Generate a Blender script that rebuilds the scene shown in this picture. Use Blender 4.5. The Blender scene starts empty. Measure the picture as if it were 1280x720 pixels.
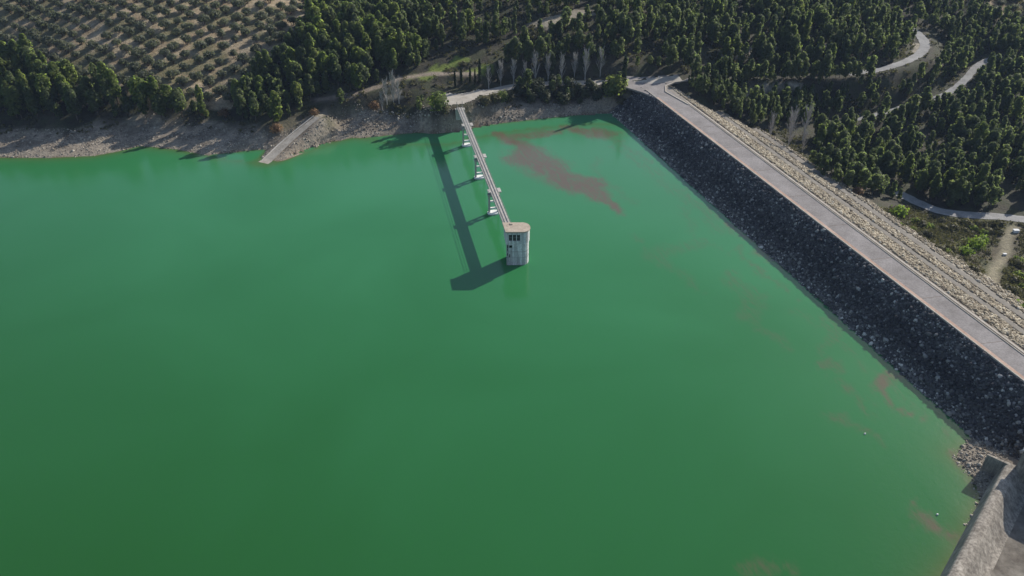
import bpy, math, random
import numpy as np
random.seed(7); rng = np.random.default_rng(11)
C = bpy.context.scene.collection
SC = bpy.context.scene
F = 995.0; PITCH = math.radians(33.6); H = 110.0
cP, sP = math.cos(PITCH), math.sin(PITCH)

def at(px, py, z=0.0):
    """survey helper: a place seen at (px, py) in the photograph, lying at height z"""
    u = (px-640)/F; v = -(py-360)/F
    dx, dy, dz = u, cP+v*sP, -sP+v*cP
    t = (z-H)/dz
    return np.array([dx*t, dy*t, z])
def seen(x, y, z):
    z = np.asarray(z)-H
    f = np.maximum(y*cP-z*sP, 1e-3)
    return 640+F*x/f, 360-F*(y*sP+z*cP)/f

# ------------------------------------------------------------------ noise
def _hash(ix, iy, s):
    h = (ix.astype(np.int64)*374761393 + iy.astype(np.int64)*668265263 + s*1442695041) & 0xffffffff
    h = ((h ^ (h >> 13))*1274126177) & 0xffffffff
    return ((h ^ (h >> 16)) & 0xffff)/65535.0
def vnoise(x, y, s=0):
    x = np.asarray(x, float); y = np.asarray(y, float)
    ix = np.floor(x); iy = np.floor(y); fx = x-ix; fy = y-iy
    fx = fx*fx*(3-2*fx); fy = fy*fy*(3-2*fy)
    a = _hash(ix, iy, s); b = _hash(ix+1, iy, s); c = _hash(ix, iy+1, s); d = _hash(ix+1, iy+1, s)
    return a+(b-a)*fx+(c-a)*fy+(a-b-c+d)*fx*fy
def fbm(x, y, s=0, o=4):
    r = 0; a = .5; t = 0
    for k in range(o):
        r = r+a*vnoise(x*2**k, y*2**k, s+k*17); t += a; a *= .5
    return r/t
def sstep(a, b, x):
    t = np.clip((x-a)/(b-a), 0, 1); return t*t*(3-2*t)
def inpoly(px, py, poly):
    px = np.asarray(px); py = np.asarray(py); r = np.zeros(px.shape, bool); n = len(poly)
    for i in range(n):
        x0, y0 = poly[i]; x1, y1 = poly[(i+1) % n]
        if y0 == y1: continue
        c = ((y0 > py) != (y1 > py)) & (px < (x1-x0)*(py-y0)/(y1-y0)+x0)
        r ^= c
    return r
def dline(x, y, pts):
    """distance to a polyline, and the height (3rd column) at the nearest place"""
    x = np.asarray(x, float); y = np.asarray(y, float)
    best = np.full(x.shape, 1e9); zz = np.zeros(x.shape)
    P = [np.asarray(p, float) for p in pts]
    for a, b in zip(P[:-1], P[1:]):
        d = b[:2]-a[:2]; L = max(d@d, 1e-9)
        t = np.clip(((x-a[0])*d[0]+(y-a[1])*d[1])/L, 0, 1)
        q = np.hypot(x-a[0]-t*d[0], y-a[1]-t*d[1])
        m = q < best
        best = np.where(m, q, best)
        if len(a) > 2: zz = np.where(m, a[2]+(b[2]-a[2])*t, zz)
    return best, zz

# ------------------------------------------------------------------ object helpers
def tag(o, label=None, cat=None, group=None, kind=None):
    if label: o['label'] = label
    if cat: o['category'] = cat
    if group: o['group'] = group
    if kind: o['kind'] = kind
    return o
def empty(name, loc, rz=0.0):
    o = bpy.data.objects.new(name, None); C.objects.link(o)
    o.location = [float(v) for v in loc]; o.rotation_euler = (0, 0, rz); o.empty_display_size = .3
    return o
def link(name, me, mat, parent=None):
    o = bpy.data.objects.new(name, me); C.objects.link(o)
    if mat and not me.materials: me.materials.append(mat)
    if parent: o.parent = parent
    return o
def npmesh(name, V, Fc, smooth=False):
    V = np.asarray(V, np.float32); Fc = np.asarray(Fc, np.int32)
    k = Fc.shape[1]; me = bpy.data.meshes.new(name)
    me.vertices.add(len(V)); me.vertices.foreach_set('co', V.ravel())
    me.loops.add(Fc.size); me.loops.foreach_set('vertex_index', Fc.ravel())
    me.polygons.add(len(Fc)); me.polygons.foreach_set('loop_start', np.arange(0, Fc.size, k, dtype=np.int32))
    me.polygons.foreach_set('loop_total', np.full(len(Fc), k, np.int32))
    me.update(calc_edges=True)
    if smooth: me.polygons.foreach_set('use_smooth', np.ones(len(Fc), bool))
    return me
def colattr(me, name, col):
    a = me.color_attributes.new(name, 'FLOAT_COLOR', 'POINT')
    c = np.ones((len(me.vertices), 4), np.float32); c[:, :col.shape[1]] = col
    a.data.foreach_set('color', c.ravel())
class MB:
    def __init__(s): s.v = []; s.f = []
    def add(s, vs, fs):
        b = len(s.v); s.v += [tuple(float(c) for c in v) for v in vs]; s.f += [tuple(i+b for i in f) for f in fs]
    def prism(s, poly, z0, z1):
        n = len(poly)
        ar = sum(poly[i][0]*poly[(i+1) % n][1]-poly[(i+1) % n][0]*poly[i][1] for i in range(n))
        if ar < 0: poly = poly[::-1]
        s.add([(p[0], p[1], z0) for p in poly]+[(p[0], p[1], z1) for p in poly],
              [tuple(range(n-1, -1, -1)), tuple(range(n, 2*n))]+[(i, (i+1) % n, n+(i+1) % n, n+i) for i in range(n)])
    def box(s, c, sz, rz=0.0):
        x, y = sz[0]/2, sz[1]/2; cr, sr = math.cos(rz), math.sin(rz)
        s.prism([(c[0]+a*cr-b*sr, c[1]+a*sr+b*cr) for a, b in ((-x, -y), (x, -y), (x, y), (-x, y))], c[2]-sz[2]/2, c[2]+sz[2]/2)
    def tube(s, pts, r, n=6, r1=None):
        pts = [np.asarray(p, float) for p in pts]; rings = []
        r1 = r if r1 is None else r1
        for i, p in enumerate(pts):
            d = pts[min(i+1, len(pts)-1)]-pts[max(i-1, 0)]; d /= max(np.linalg.norm(d), 1e-9)
            a = np.cross(d, (0, 0, 1) if abs(d[2]) < .9 else (1, 0, 0)); a /= np.linalg.norm(a); b = np.cross(d, a)
            rr = r+(r1-r)*i/max(len(pts)-1, 1)
            rings.append([p+rr*(a*math.cos(k*2*math.pi/n)+b*math.sin(k*2*math.pi/n)) for k in range(n)])
        vs = [v for ring in rings for v in ring]; fs = []
        for i in range(len(pts)-1):
            for k in range(n): fs.append((i*n+k, i*n+(k+1) % n, (i+1)*n+(k+1) % n, (i+1)*n+k))
        fs.append(tuple(range(n-1, -1, -1))); fs.append(tuple((len(pts)-1)*n+k for k in range(n)))
        s.add(vs, fs)
    def beam(s, a, b, w, h):
        """rectangular bar from a to b, w across, h tall (vertical)"""
        a = np.asarray(a, float); b = np.asarray(b, float); d = (b-a)[:2]; L = np.linalg.norm(d)
        q = np.array([-d[1], d[0], 0])/max(L, 1e-9)*w/2; u = np.array([0, 0, h/2])
        vs = [a-q-u, a+q-u, a+q+u, a-q+u, b-q-u, b+q-u, b+q+u, b-q+u]
        s.add(vs, [(3, 2, 1, 0), (4, 5, 6, 7), (0, 1, 5, 4), (1, 2, 6, 5), (2, 3, 7, 6), (3, 0, 4, 7)])
    def mesh(s, name, smooth=False):
        me = bpy.data.meshes.new(name); me.from_pydata(s.v, [], s.f); me.update()
        if smooth: me.polygons.foreach_set('use_smooth', np.ones(len(me.polygons), bool))
        return me
    def build(s, name, mat, parent=None, smooth=False, bevel=0):
        o = link(name, s.mesh(name, smooth), mat, parent)
        if bevel:
            m = o.modifiers.new('b', 'BEVEL'); m.width = bevel; m.segments = 2; m.limit_method = 'ANGLE'
        return o

# ------------------------------------------------------------------ materials
def newmat(name):
    m = bpy.data.materials.new(name); m.use_nodes = True; nt = m.node_tree; nt.nodes.clear()
    out = nt.nodes.new('ShaderNodeOutputMaterial'); b = nt.nodes.new('ShaderNodeBsdfPrincipled')
    nt.links.new(b.outputs[0], out.inputs[0]); b.inputs['Roughness'].default_value = .9
    b.inputs['Specular IOR Level'].default_value = .2
    return m, nt, b
def N(nt, t, **kw):
    n = nt.nodes.new(t)
    for k, v in kw.items():
        if k.startswith('i_'):
            key = k[2:]; key = int(key) if key.isdigit() else key.replace('_', ' ')
            n.inputs[key].default_value = v
        else: setattr(n, k, v)
    return n
def noise(nt, scale, detail=4, rough=.6, pos=None, dist=0):
    n = N(nt, 'ShaderNodeTexNoise', i_Scale=scale, i_Detail=detail, i_Roughness=rough, i_Distortion=dist)
    nt.links.new(pos, n.inputs['Vector']); return n.outputs['Fac']
def geo(nt): return nt.nodes.new('ShaderNodeNewGeometry')
def ramp(nt, fac, stops):
    r = nt.nodes.new('ShaderNodeValToRGB'); e = r.color_ramp.elements
    while len(e) < len(stops): e.new(.5)
    for i, (p, c) in enumerate(stops):
        e[i].position = p; e[i].color = (*c, 1) if len(c) == 3 else c
    nt.links.new(fac, r.inputs[0]); return r.outputs[0]
def mix(nt, fac, a, b, mode='MIX'):
    n = nt.nodes.new('ShaderNodeMix'); n.data_type = 'RGBA'; n.blend_type = mode
    for s, v in ((0, fac), (6, a), (7, b)):
        if isinstance(v, bpy.types.NodeSocket): nt.links.new(v, n.inputs[s])
        elif s == 0: n.inputs[0].default_value = v
        else: n.inputs[s].default_value = (*v, 1)
    return n.outputs[2]
def bump(nt, h, strength, dist, b):
    n = N(nt, 'ShaderNodeBump', i_Strength=strength, i_Distance=dist); nt.links.new(h, n.inputs['Height'])
    nt.links.new(n.outputs[0], b.inputs['Normal'])
def mottled(name, c1, c2, s1=.5, s2=4.0, rough=.9, bmp=.3, streak=0.0):
    m, nt, b = newmat(name); g = geo(nt); p = g.outputs['Position']
    f = noise(nt, s1, 5, .65, p); f2 = noise(nt, s2, 3, .6, p)
    c = ramp(nt, f, [(.32, c1), (.68, c2)])
    c = mix(nt, .5, c, ramp(nt, f2, [(.3, (.55, .55, .55)), (.7, (1.25, 1.25, 1.25))]), 'MULTIPLY')
    if streak:
        mp = N(nt, 'ShaderNodeMapping'); mp.inputs['Scale'].default_value = (1.1, 1.1, .09); nt.links.new(p, mp.inputs[0])
        f3 = noise(nt, 1.6, 4, .7, mp.outputs[0])
        c = mix(nt, streak, c, ramp(nt, f3, [(.38, (.35, .33, .32)), (.62, (1.1, 1.1, 1.1))]), 'MULTIPLY')
    nt.links.new(c, b.inputs['Base Color']); b.inputs['Roughness'].default_value = rough
    if bmp: bump(nt, f2, bmp, .1, b)
    return m
def foliage(name, stops, translucency=.3, hue_scale=.13):
    m, nt, b = newmat(name); g = geo(nt)
    f = noise(nt, hue_scale, 2, .6, g.outputs['Position'])
    ad = N(nt, 'ShaderNodeMath', operation='MULTIPLY_ADD', i_1=.34, i_2=-.17); nt.links.new(g.outputs['Random Per Island'], ad.inputs[0])
    s = N(nt, 'ShaderNodeMath', operation='ADD'); nt.links.new(f, s.inputs[0]); nt.links.new(ad.outputs[0], s.inputs[1])
    c = ramp(nt, s.outputs[0], stops)
    nt.links.new(c, b.inputs['Base Color']); b.inputs['Roughness'].default_value = .7
    t = N(nt, 'ShaderNodeBsdfTranslucent'); nt.links.new(mix(nt, 1.0, c, (2.9, 3.05, 1.95), 'MULTIPLY'), t.inputs[0])
    mx = N(nt, 'ShaderNodeMixShader'); mx.inputs[0].default_value = translucency
    nt.links.new(b.outputs[0], mx.inputs[1]); nt.links.new(t.outputs[0], mx.inputs[2])
    nt.links.new(mx.outputs[0], [n for n in nt.nodes if n.type == 'OUTPUT_MATERIAL'][0].inputs[0])
    return m
def stones(name, stops, band=False):
    m, nt, b = newmat(name); g = geo(nt)
    c = ramp(nt, g.outputs['Random Per Island'], stops)
    f = noise(nt, 2.2, 4, .7, g.outputs['Position'])
    c = mix(nt, .7, c, ramp(nt, f, [(.3, (.55, .55, .55)), (.7, (1.2, 1.2, 1.2))]), 'MULTIPLY')
    big = noise(nt, .07, 3, .6, g.outputs['Position'])
    c = mix(nt, .6, c, ramp(nt, big, [(.35, (.7, .7, .72)), (.65, (1.15, 1.13, 1.1))]), 'MULTIPLY')
    if band:
        sx = N(nt, 'ShaderNodeSeparateXYZ'); nt.links.new(g.outputs['Position'], sx.inputs[0]); hh = N(nt, 'ShaderNodeMath', operation='MULTIPLY_ADD', i_1=.1, i_2=-.1); nt.links.new(sx.outputs[2], hh.inputs[0])
        h2 = N(nt, 'ShaderNodeMath', operation='MULTIPLY_ADD', i_1=.35); nt.links.new(noise(nt, .12, 4, .6, g.outputs['Position']), h2.inputs[0]); nt.links.new(hh.outputs[0], h2.inputs[2])
        c = mix(nt, 1.0, c, ramp(nt, h2.outputs[0], [(.08, (2.0, 1.95, 1.85)), (.24, (1.25, 1.25, 1.22)), (.42, (.7, .7, .72)), (.58, (.85, .85, .86)), (.75, (1.15, 1.15, 1.15))]), 'MULTIPLY')
    nt.links.new(c, b.inputs['Base Color']); return m

M = {}
HAZE = .00008
M['pine'] = foliage('pine_needles', [(.22, (.062, .084, .030)), (.5, (.104, .130, .044)), (.8, (.145, .160, .056))], .62)
M['fresh'] = foliage('fresh_needles', [(.22, (.07, .10, .028)), (.5, (.114, .144, .044)), (.8, (.152, .172, .056))], .62)
M['grey_pine'] = foliage('greyish_needles', [(.22, (.050, .068, .034)), (.5, (.086, .108, .050)), (.8, (.122, .138, .066))], .58)
M['olive'] = foliage('olive_leaves', [(.22, (.066, .074, .048)), (.5, (.092, .10, .068)), (.8, (.125, .132, .092))], .3)
M['cypress'] = foliage('cypress_needles', [(.25, (.014, .024, .012)), (.75, (.035, .05, .022))], .15)
M['shade_evergreen'] = foliage('shade_toned_evergreen_leaves', [(.25, (.022, .030, .015)), (.5, (.036, .046, .021)), (.78, (.058, .066, .030))], .2)  # evergreen thicket leaves, darkened so the colour carries their shaded side
M['rust'] = foliage('rust_leaves', [(.25, (.10, .06, .035)), (.75, (.20, .12, .065))], .25)
M['scrub'] = foliage('scrub_leaves', [(.25, (.045, .042, .024)), (.5, (.075, .072, .036)), (.78, (.12, .11, .055))], .2, .25)
M['lime'] = foliage('lime_leaves', [(.25, (.08, .13, .025)), (.75, (.17, .22, .04))], .35)
M['bark'] = mottled('pine_bark', (.07, .05, .04), (.13, .10, .08), 2, 9)
M['pale_bark'] = mottled('poplar_bark', (.30, .28, .26), (.44, .42, .395), 1, 6)
M['concrete'] = mottled('concrete', (.36, .34, .31), (.50, .48, .44), .35, 3)
M['ramp'] = mottled('worn_ramp', (.27, .24, .20), (.42, .38, .325), .5, 4)
M['deck'] = mottled('deck_concrete', (.34, .32, .29), (.48, .46, .42), .6, 5)
M['wall'] = mottled('render_wall', (.55, .56, .57), (.74, .74, .73), .35, 3, streak=.75)
M['roof'] = mottled('roof_concrete', (.34, .28, .22), (.46, .39, .31), .5, 4)
M['steel'] = mottled('rail_steel', (.16, .16, .16), (.25, .25, .24), 2, 8, rough=.55)
M['white'] = mottled('white_concrete', (.66, .66, .64), (.8, .8, .78), 1, 6)
M['glass'] = newmat('dark_glass')[0]
_b = M['glass'].node_tree.nodes['Principled BSDF']; _b.inputs['Base Color'].default_value = (.01, .013, .017, 1); _b.inputs['Roughness'].default_value = .12; _b.inputs['Specular IOR Level'].default_value = .5
M['asphalt'] = mottled('pale_asphalt', (.185, .17, .162), (.275, .255, .247), .2, 2.5, bmp=.1)
M['asphalt2'] = mottled('grey_asphalt', (.20, .195, .19), (.33, .325, .315), .25, 2.5, bmp=.1)
M['red'] = mottled('reddish_strip', (.34, .215, .16), (.47, .345, .275), .15, 2.5)
M['kerb'] = mottled('kerb_stone', (.33, .29, .24), (.46, .42, .36), .5, 5)
M['brown'] = mottled('gutter', (.12, .09, .065), (.20, .155, .115), .5, 5)
M['gravel'] = mottled('gravel', (.29, .26, .22), (.42, .39, .34), .3, 4)
M['track'] = mottled('berm_gravel', (.185, .168, .144), (.255, .232, .198), .25, 5)
M['earth'] = mottled('dam_fill', (.06, .058, .055), (.10, .095, .09), .4, 3)
M['fill'] = mottled('dam_shell', (.20, .18, .15), (.30, .27, .23), .4, 3)
M['spill'] = mottled('weathered_concrete', (.23, .205, .172), (.44, .395, .33), .22, 2.5, streak=.7)
M['chute'] = mottled('stained_slab', (.09, .075, .06), (.28, .255, .215), .16, 1.4)
M['riprap'] = stones('dark_riprap', [(0, (.035, .035, .04)), (.55, (.085, .083, .085)), (.88, (.14, .135, .13)), (.97, (.36, .35, .33))], True)
M['pale_rock'] = stones('pale_rock', [(0, (.17, .14, .10)), (.5, (.34, .29, .21)), (.9, (.46, .41, .315)), (1, (.56, .52, .43))])
M['shore_rock'] = stones('shore_rock', [(0, (.12, .10, .08)), (.5, (.26, .225, .18)), (1, (.46, .42, .35))])

# ------------------------------------------------------------------ the lie of the land
Z_CREST = 8.5
A0 = at(880, 169, Z_CREST)[:2]; B0 = at(1250.8, 455, Z_CREST)[:2]
DD = (A0-B0)/np.linalg.norm(A0-B0)          # along the dam, away
DN = np.array([DD[1], -DD[0]])              # across, downstream
def dam(s, n, z=0.0):
    q = A0+DD*s+DN*n; return np.array([q[0], q[1], z])
def damsn(x, y): return (x-A0[0])*DD[0]+(y-A0[1])*DD[1], (x-A0[0])*DN[0]+(y-A0[1])*DN[1]
S_FAR, S_NEAR = 53.0, -150.0
KU, KD = 1.40, 1.95

shore_px = [(-420, 236), (-150, 207), (0, 197), (60, 197.5), (117, 195), (150, 189), (175, 182.5), (219, 186.6), (257, 194), (300, 199), (335, 202), (370, 193),
            (400, 182), (440, 172), (470, 174), (500, 178), (560, 178), (590, 171), (620, 165), (660, 160), (700, 156), (740, 153.5), (772, 153)]
shore = [(-900, 330), (-420, 246)]+[tuple(at(x, y)[:2]) for x, y in shore_px]
axis_pts = [tuple(dam(48, -6)[:2]), tuple(dam(20, 3)[:2]), tuple(dam(-60, 3)[:2]), tuple(dam(-126, 3)[:2])]
near_px = [(1216, 546), (1193, 570), (1216, 596), (1226, 625), (1216, 645), (1196, 690), (1165, 735)]
near = [tuple(dam(-133, -6)[:2])]+[tuple(at(x, y)[:2]) for x, y in near_px]+[(64, 66), (74, 40), (88, 0), (106, -100), (120, -400)]
land_line = shore+axis_pts+near
water_poly = land_line+[(-900, -400)]

cps = [(-150, 165, 4.8), (0, 168, 3.4), (100, 166, 3.7), (200, 160, 4), (300, 168, 4.6), (0, 148, 5.2), (100, 148, 5.6), (200, 146, 5.6), (0, 120, 9), (100, 125, 9.5), (200, 135, 8.5), (268, 150, 4.5), (280, 125, 7.5),
       (0, 60, 17), (100, 80, 16), (200, 100, 13), (290, 80, 14), (0, 0, 27), (100, 30, 24), (200, 40, 22), (300, 40, 20), (-150, 60, 18), (-150, 0, 28), (200, 0, 28), (300, 0, 26.5), (400, 0, 24),
       (340, 100, 12), (400, 60, 17), (450, 95, 12), (350, 145, 7.5), (420, 130, 8), (480, 140, 6.5), (520, 140, 6.5), (500, 50, 17), (500, 0, 22),
       (545, 130, 7.6), (575, 126, 7.4), (600, 117, 7), (640, 108, 6.2), (700, 105, 6.3), (760, 105, 7.4), (800, 104, 8.4), (830, 100, 8.5),
       (575, 88, 12), (620, 75, 14), (560, 60, 16), (620, 40, 18.5), (700, 50, 17), (620, 0, 24), (700, 0, 24),
       (600, 150, 3.2), (650, 140, 2.9), (700, 135, 3.0), (740, 135, 3.3), (800, 60, 14), (800, 0, 22), (855, 98, 8.6), (870, 60, 12.5), (900, 0, 20), (1000, 0, 17.5), (950, 60, 10), (1000, 50, 11),
       (905, 118, 4), (950, 125, 0), (1000, 110, 0), (951, 172, -3.6), (1000, 205, -4), (1100, 272, -5.4), (1180, 322, -7.5), (1247, 364, -9.5),
       (1000, 160, -6), (1050, 150, -6), (1100, 180, -9.5), (1150, 220, -11.5), (1060, 92, 3), (1100, 88, 4), (1140, 75, 5), (1160, 55, 6), (1135, 32, 8),
       (1100, 0, 15), (1200, 0, 13), (1280, 0, 14), (1200, 50, 4), (1215, 90, -1), (1150, 125, -5), (1280, 60, 3), (1280, 120, -6), (1280, 180, -11),
       (1200, 180, -11), (1165, 262, -12.5), (1200, 268, -12.8), (1280, 275, -14), (1250, 320, -13.5), (1280, 370, -14), (1400, 300, -16), (1400, 100, -3), (1400, 0, 12)]
cp = [at(*c) for c in cps]
cp += [np.array(c, float) for c in [(-700, 420, 40), (-600, 700, 90), (-250, 700, 90), (0, 650, 70), (200, 700, 70), (450, 700, 70), (700, 450, 45), (500, 200, 10), (350, 120, -8), (230, 130, -14),
        (180, 150, -15), (160, 90, -6), (130, 70, 2), (115, 40, 6), (140, 0, 12), (200, -60, 20), (200, -300, 25), (-900, 700, 90)]]
cp = np.array(cp); cx, cz = cp[:, :2]/100.0, cp[:, 2]
def _tps(r2): return np.where(r2 > 0, .5*r2*np.log(np.maximum(r2, 1e-12)), 0)
n_ = len(cx); K = _tps(((cx[:, None]-cx[None])**2).sum(-1))+np.eye(n_)*.006
Pm = np.c_[np.ones(n_), cx]
sol = np.linalg.solve(np.block([[K, Pm], [Pm.T, np.zeros((3, 3))]]), np.r_[cz, np.zeros(3)])
def rbf(x, y):
    sh = x.shape; q = np.c_[x.ravel(), y.ravel()]/100.0; out = np.empty(len(q))
    for i in range(0, len(q), 20000):
        c = q[i:i+20000]; out[i:i+20000] = _tps(((c[:, None]-cx[None])**2).sum(-1))@sol[:n_]+sol[n_]+c@sol[n_+1:]
    return out.reshape(sh)

def pxline(pts): return [at(*p) for p in pts]
road_up = pxline([(850, 99, 8.5), (900, 97, 7), (960, 96, 5.2), (1020, 95, 4.2), (1060, 93, 4), (1100, 88, 4.4), (1125, 80, 4.9), (1146, 71, 5.3), (1157, 60, 5.8), (1155, 49, 6.4), (1145, 40, 7.2), (1131, 31, 8.3), (1110, 24, 9.6)])
road_mid = pxline([(1040, 156, -7), (1060, 152, -7), (1110, 140, -6), (1150, 127, -5), (1180, 120, -4), (1198, 108, -2.8), (1210, 96, -1.6), (1218, 86, -.6), (1226, 78, .4), (1250, 70, 1.6)])
road_low = pxline([(1120, 240, -11.4), (1142, 251, -12), (1156, 259, -12.4), (1172, 265.5, -12.6), (1200, 268.5, -12.8), (1235, 270, -13.2), (1262, 272, -13.6), (1300, 277, -14.2), (1420, 296, -16)])
track_px = [(1268, 284, -13.6), (1258, 297, -13.6), (1258, 312, -13.5), (1252, 325, -13.4), (1243, 336, -13), (1240, 350, -12.2), (1246, 362, -11.4)]
dirt_track = pxline(track_px)
lot_line = pxline([(545, 131, 7.6), (575, 126, 7.4), (600, 118, 7), (640, 108, 6.2), (700, 104, 6.3), (760, 103.5, 7.4), (800, 103, 8.4), (850, 98.5, 8.5)])
old_track = pxline([(400, 124, 8.3), (440, 118, 9), (470, 109, 10), (500, 98, 11), (540, 92, 11.8), (590, 92, 11.6)])
ramp_line = [at(334, 201.5, -.2), at(352, 184, 1.6), at(372, 167, 3.6), at(397, 147, 6.4)]

def height(x, y, flat=True):
    x = np.asarray(x, float); y = np.asarray(y, float)
    z = rbf(x, y)
    z = z+(fbm(x/22, y/22, 3)-.5)*2.2+(fbm(x/6, y/6, 5, 3)-.5)*.7
    dsh, _ = dline(x, y, shore); dnr, _ = dline(x, y, near)
    wet = inpoly(x, y, water_poly)
    d = np.minimum(dsh, dnr)
    wob = (fbm(x/9, y/9, 9, 3)-.5)*1.6
    bank = .21*np.maximum(d+wob*sstep(0, 3, d), 0)
    k = sstep(8, 24, d)
    z = np.where(wet, -.28*d, bank*(1-k)+np.where(x < 36, np.maximum(z, .5), z)*k)
    s, n = damsn(x, y)
    indam = (s < S_FAR+2) & (s > -141)
    under = np.where(n < 4, Z_CREST+n/KU, np.interp(n, [8, 9.5, 22, 24.5, 34, 37, 90], [Z_CREST, Z_CREST, 2.2, 2.0, -2.9, -3.2, -29]))-1.2
    relu = lambda v: np.maximum(v, 0)
    lim = under+relu(n-36)*.85+relu(n-14)*relu(s-8)/30*.9+relu(s-46)*.7+relu(-127-s)*.9+relu(-13-n)*.7
    z = np.where((s < 75) & (s > -150), np.minimum(z, lim), z)
    z = np.where(wet, np.clip(-.28*d, -9, 0), z)
    # spillway yard is excavated
    f_, a_ = spn(x, y)
    z = np.where((f_ > .5) & (f_ < 60) & (a_ < 5) & (a_ > -70), np.minimum(z, .2), z)
    if flat:
        for ln, w in ((road_up, 3.4), (road_mid, 3.0), (road_low, 3.2), (lot_line, 4.2), (dirt_track, 1.6), (ramp_line, 2.6), (old_track, 1.5)):
            dr, zr = dline(x, y, ln); kk = sstep(w+5, w+.6, dr)
            kk = np.where(indam & (n > -3) & (n < 30), 0, kk)
            z = z*(1-kk)+zr*kk
    return z
# spillway frame: along the weir (WA) and with the flow (WF)
W0 = at(1188, 718, 4.5)[:2]; W1 = at(1251, 596, 4.5)[:2]
WA = (W1-W0)/np.linalg.norm(W1-W0); WF = np.array([WA[1], -WA[0]])
def spn(x, y): return (x-W1[0])*WF[0]+(y-W1[1])*WF[1], (x-W1[0])*WA[0]+(y-W1[1])*WA[1]
def sp(f, a, z=0.0):
    q = W1+WF*f+WA*a; return np.array([q[0], q[1], z])

def axis(fine0, fine1, step, lo, hi):
    a = list(np.arange(fine0, fine1+.01, step)); g = step
    while a[-1] < hi: g *= 1.25; a.append(a[-1]+g)
    g = step
    while a[0] > lo: g *= 1.25; a.insert(0, a[0]-g)
    return np.array(a)
GX = axis(-215, 300, 1.5, -1500, 1700); GY = axis(62, 430, 1.5, -600, 1900)
XX, YY = np.meshgrid(GX, GY); ZZ = height(XX, YY)
def ground(x, y):
    x = np.atleast_1d(np.asarray(x, float)); y = np.atleast_1d(np.asarray(y, float))
    i = np.clip(np.searchsorted(GX, x)-1, 0, len(GX)-2); j = np.clip(np.searchsorted(GY, y)-1, 0, len(GY)-2)
    u = (x-GX[i])/(GX[i+1]-GX[i]); v = (y-GY[j])/(GY[j+1]-GY[j])
    return ZZ[j, i]*(1-u)*(1-v)+ZZ[j, i+1]*u*(1-v)+ZZ[j+1, i]*(1-u)*v+ZZ[j+1, i+1]*u*v
def g1(x, y): return float(ground(x, y)[0])
def land(px, py):
    """where the line of sight through (px, py) meets the ground"""
    lo, hi = 60.0, 1200.0
    u = (px-640)/F; v = -(py-360)/F; d = np.array([u, cP+v*sP, -sP+v*cP]); d /= np.linalg.norm(d)
    t = np.arange(90, 900, 1.0); z = H+d[2]*t
    m = np.nonzero(ground(d[0]*t, d[1]*t) > z)[0]
    t0 = t[m[0]] if len(m) else 600
    return np.array([d[0]*t0, d[1]*t0, g1(d[0]*t0, d[1]*t0)])

PX, PY = seen(XX, YY, ZZ)
OL1 = [(-400, 60), (-200, 25), (0, 60), (55, 84), (100, 100), (200, 124), (258, 138), (283, 140), (300, 108), (342, 68), (388, 8), (402, -80), (380, -250), (-400, -250)]
OL2 = [(1175, -12), (1215, 8), (1250, 26), (1290, 40), (1400, 60), (1500, -200), (1150, -200)]
GRASS = [[(505, 100), (540, 82), (575, 70), (590, 74), (560, 86), (535, 100)], [(578, 90), (600, 82), (622, 80), (620, 91), (580, 94)], [(1196, 296), (1225, 298), (1232, 312), (1206, 318)]]
SCRUB = [(1085, 268), (1140, 262), (1170, 268), (1300, 276), (1400, 300), (1400, 460), (1290, 420), (1240, 380), (1180, 330), (1120, 290)]
CLEAR = [[(900, 66), (950, 58), (972, 62), (965, 72), (905, 74)], [(1010, 62), (1040, 52), (1040, 58), (1015, 70)], [(655, 30), (720, 12), (745, 14), (700, 34)], [(905, 116), (990, 104), (1010, 110), (960, 122)], [(1070, 268), (1100, 262), (1110, 272), (1090, 276)], [(940, 170), (962, 176), (985, 186), (970, 192), (945, 182)], [(480, 118), (500, 112), (505, 124), (486, 128)], [(1138, 66), (1150, 50), (1160, 46), (1150, 70)], [(375, 150), (405, 140), (408, 152), (385, 160)]]
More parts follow.
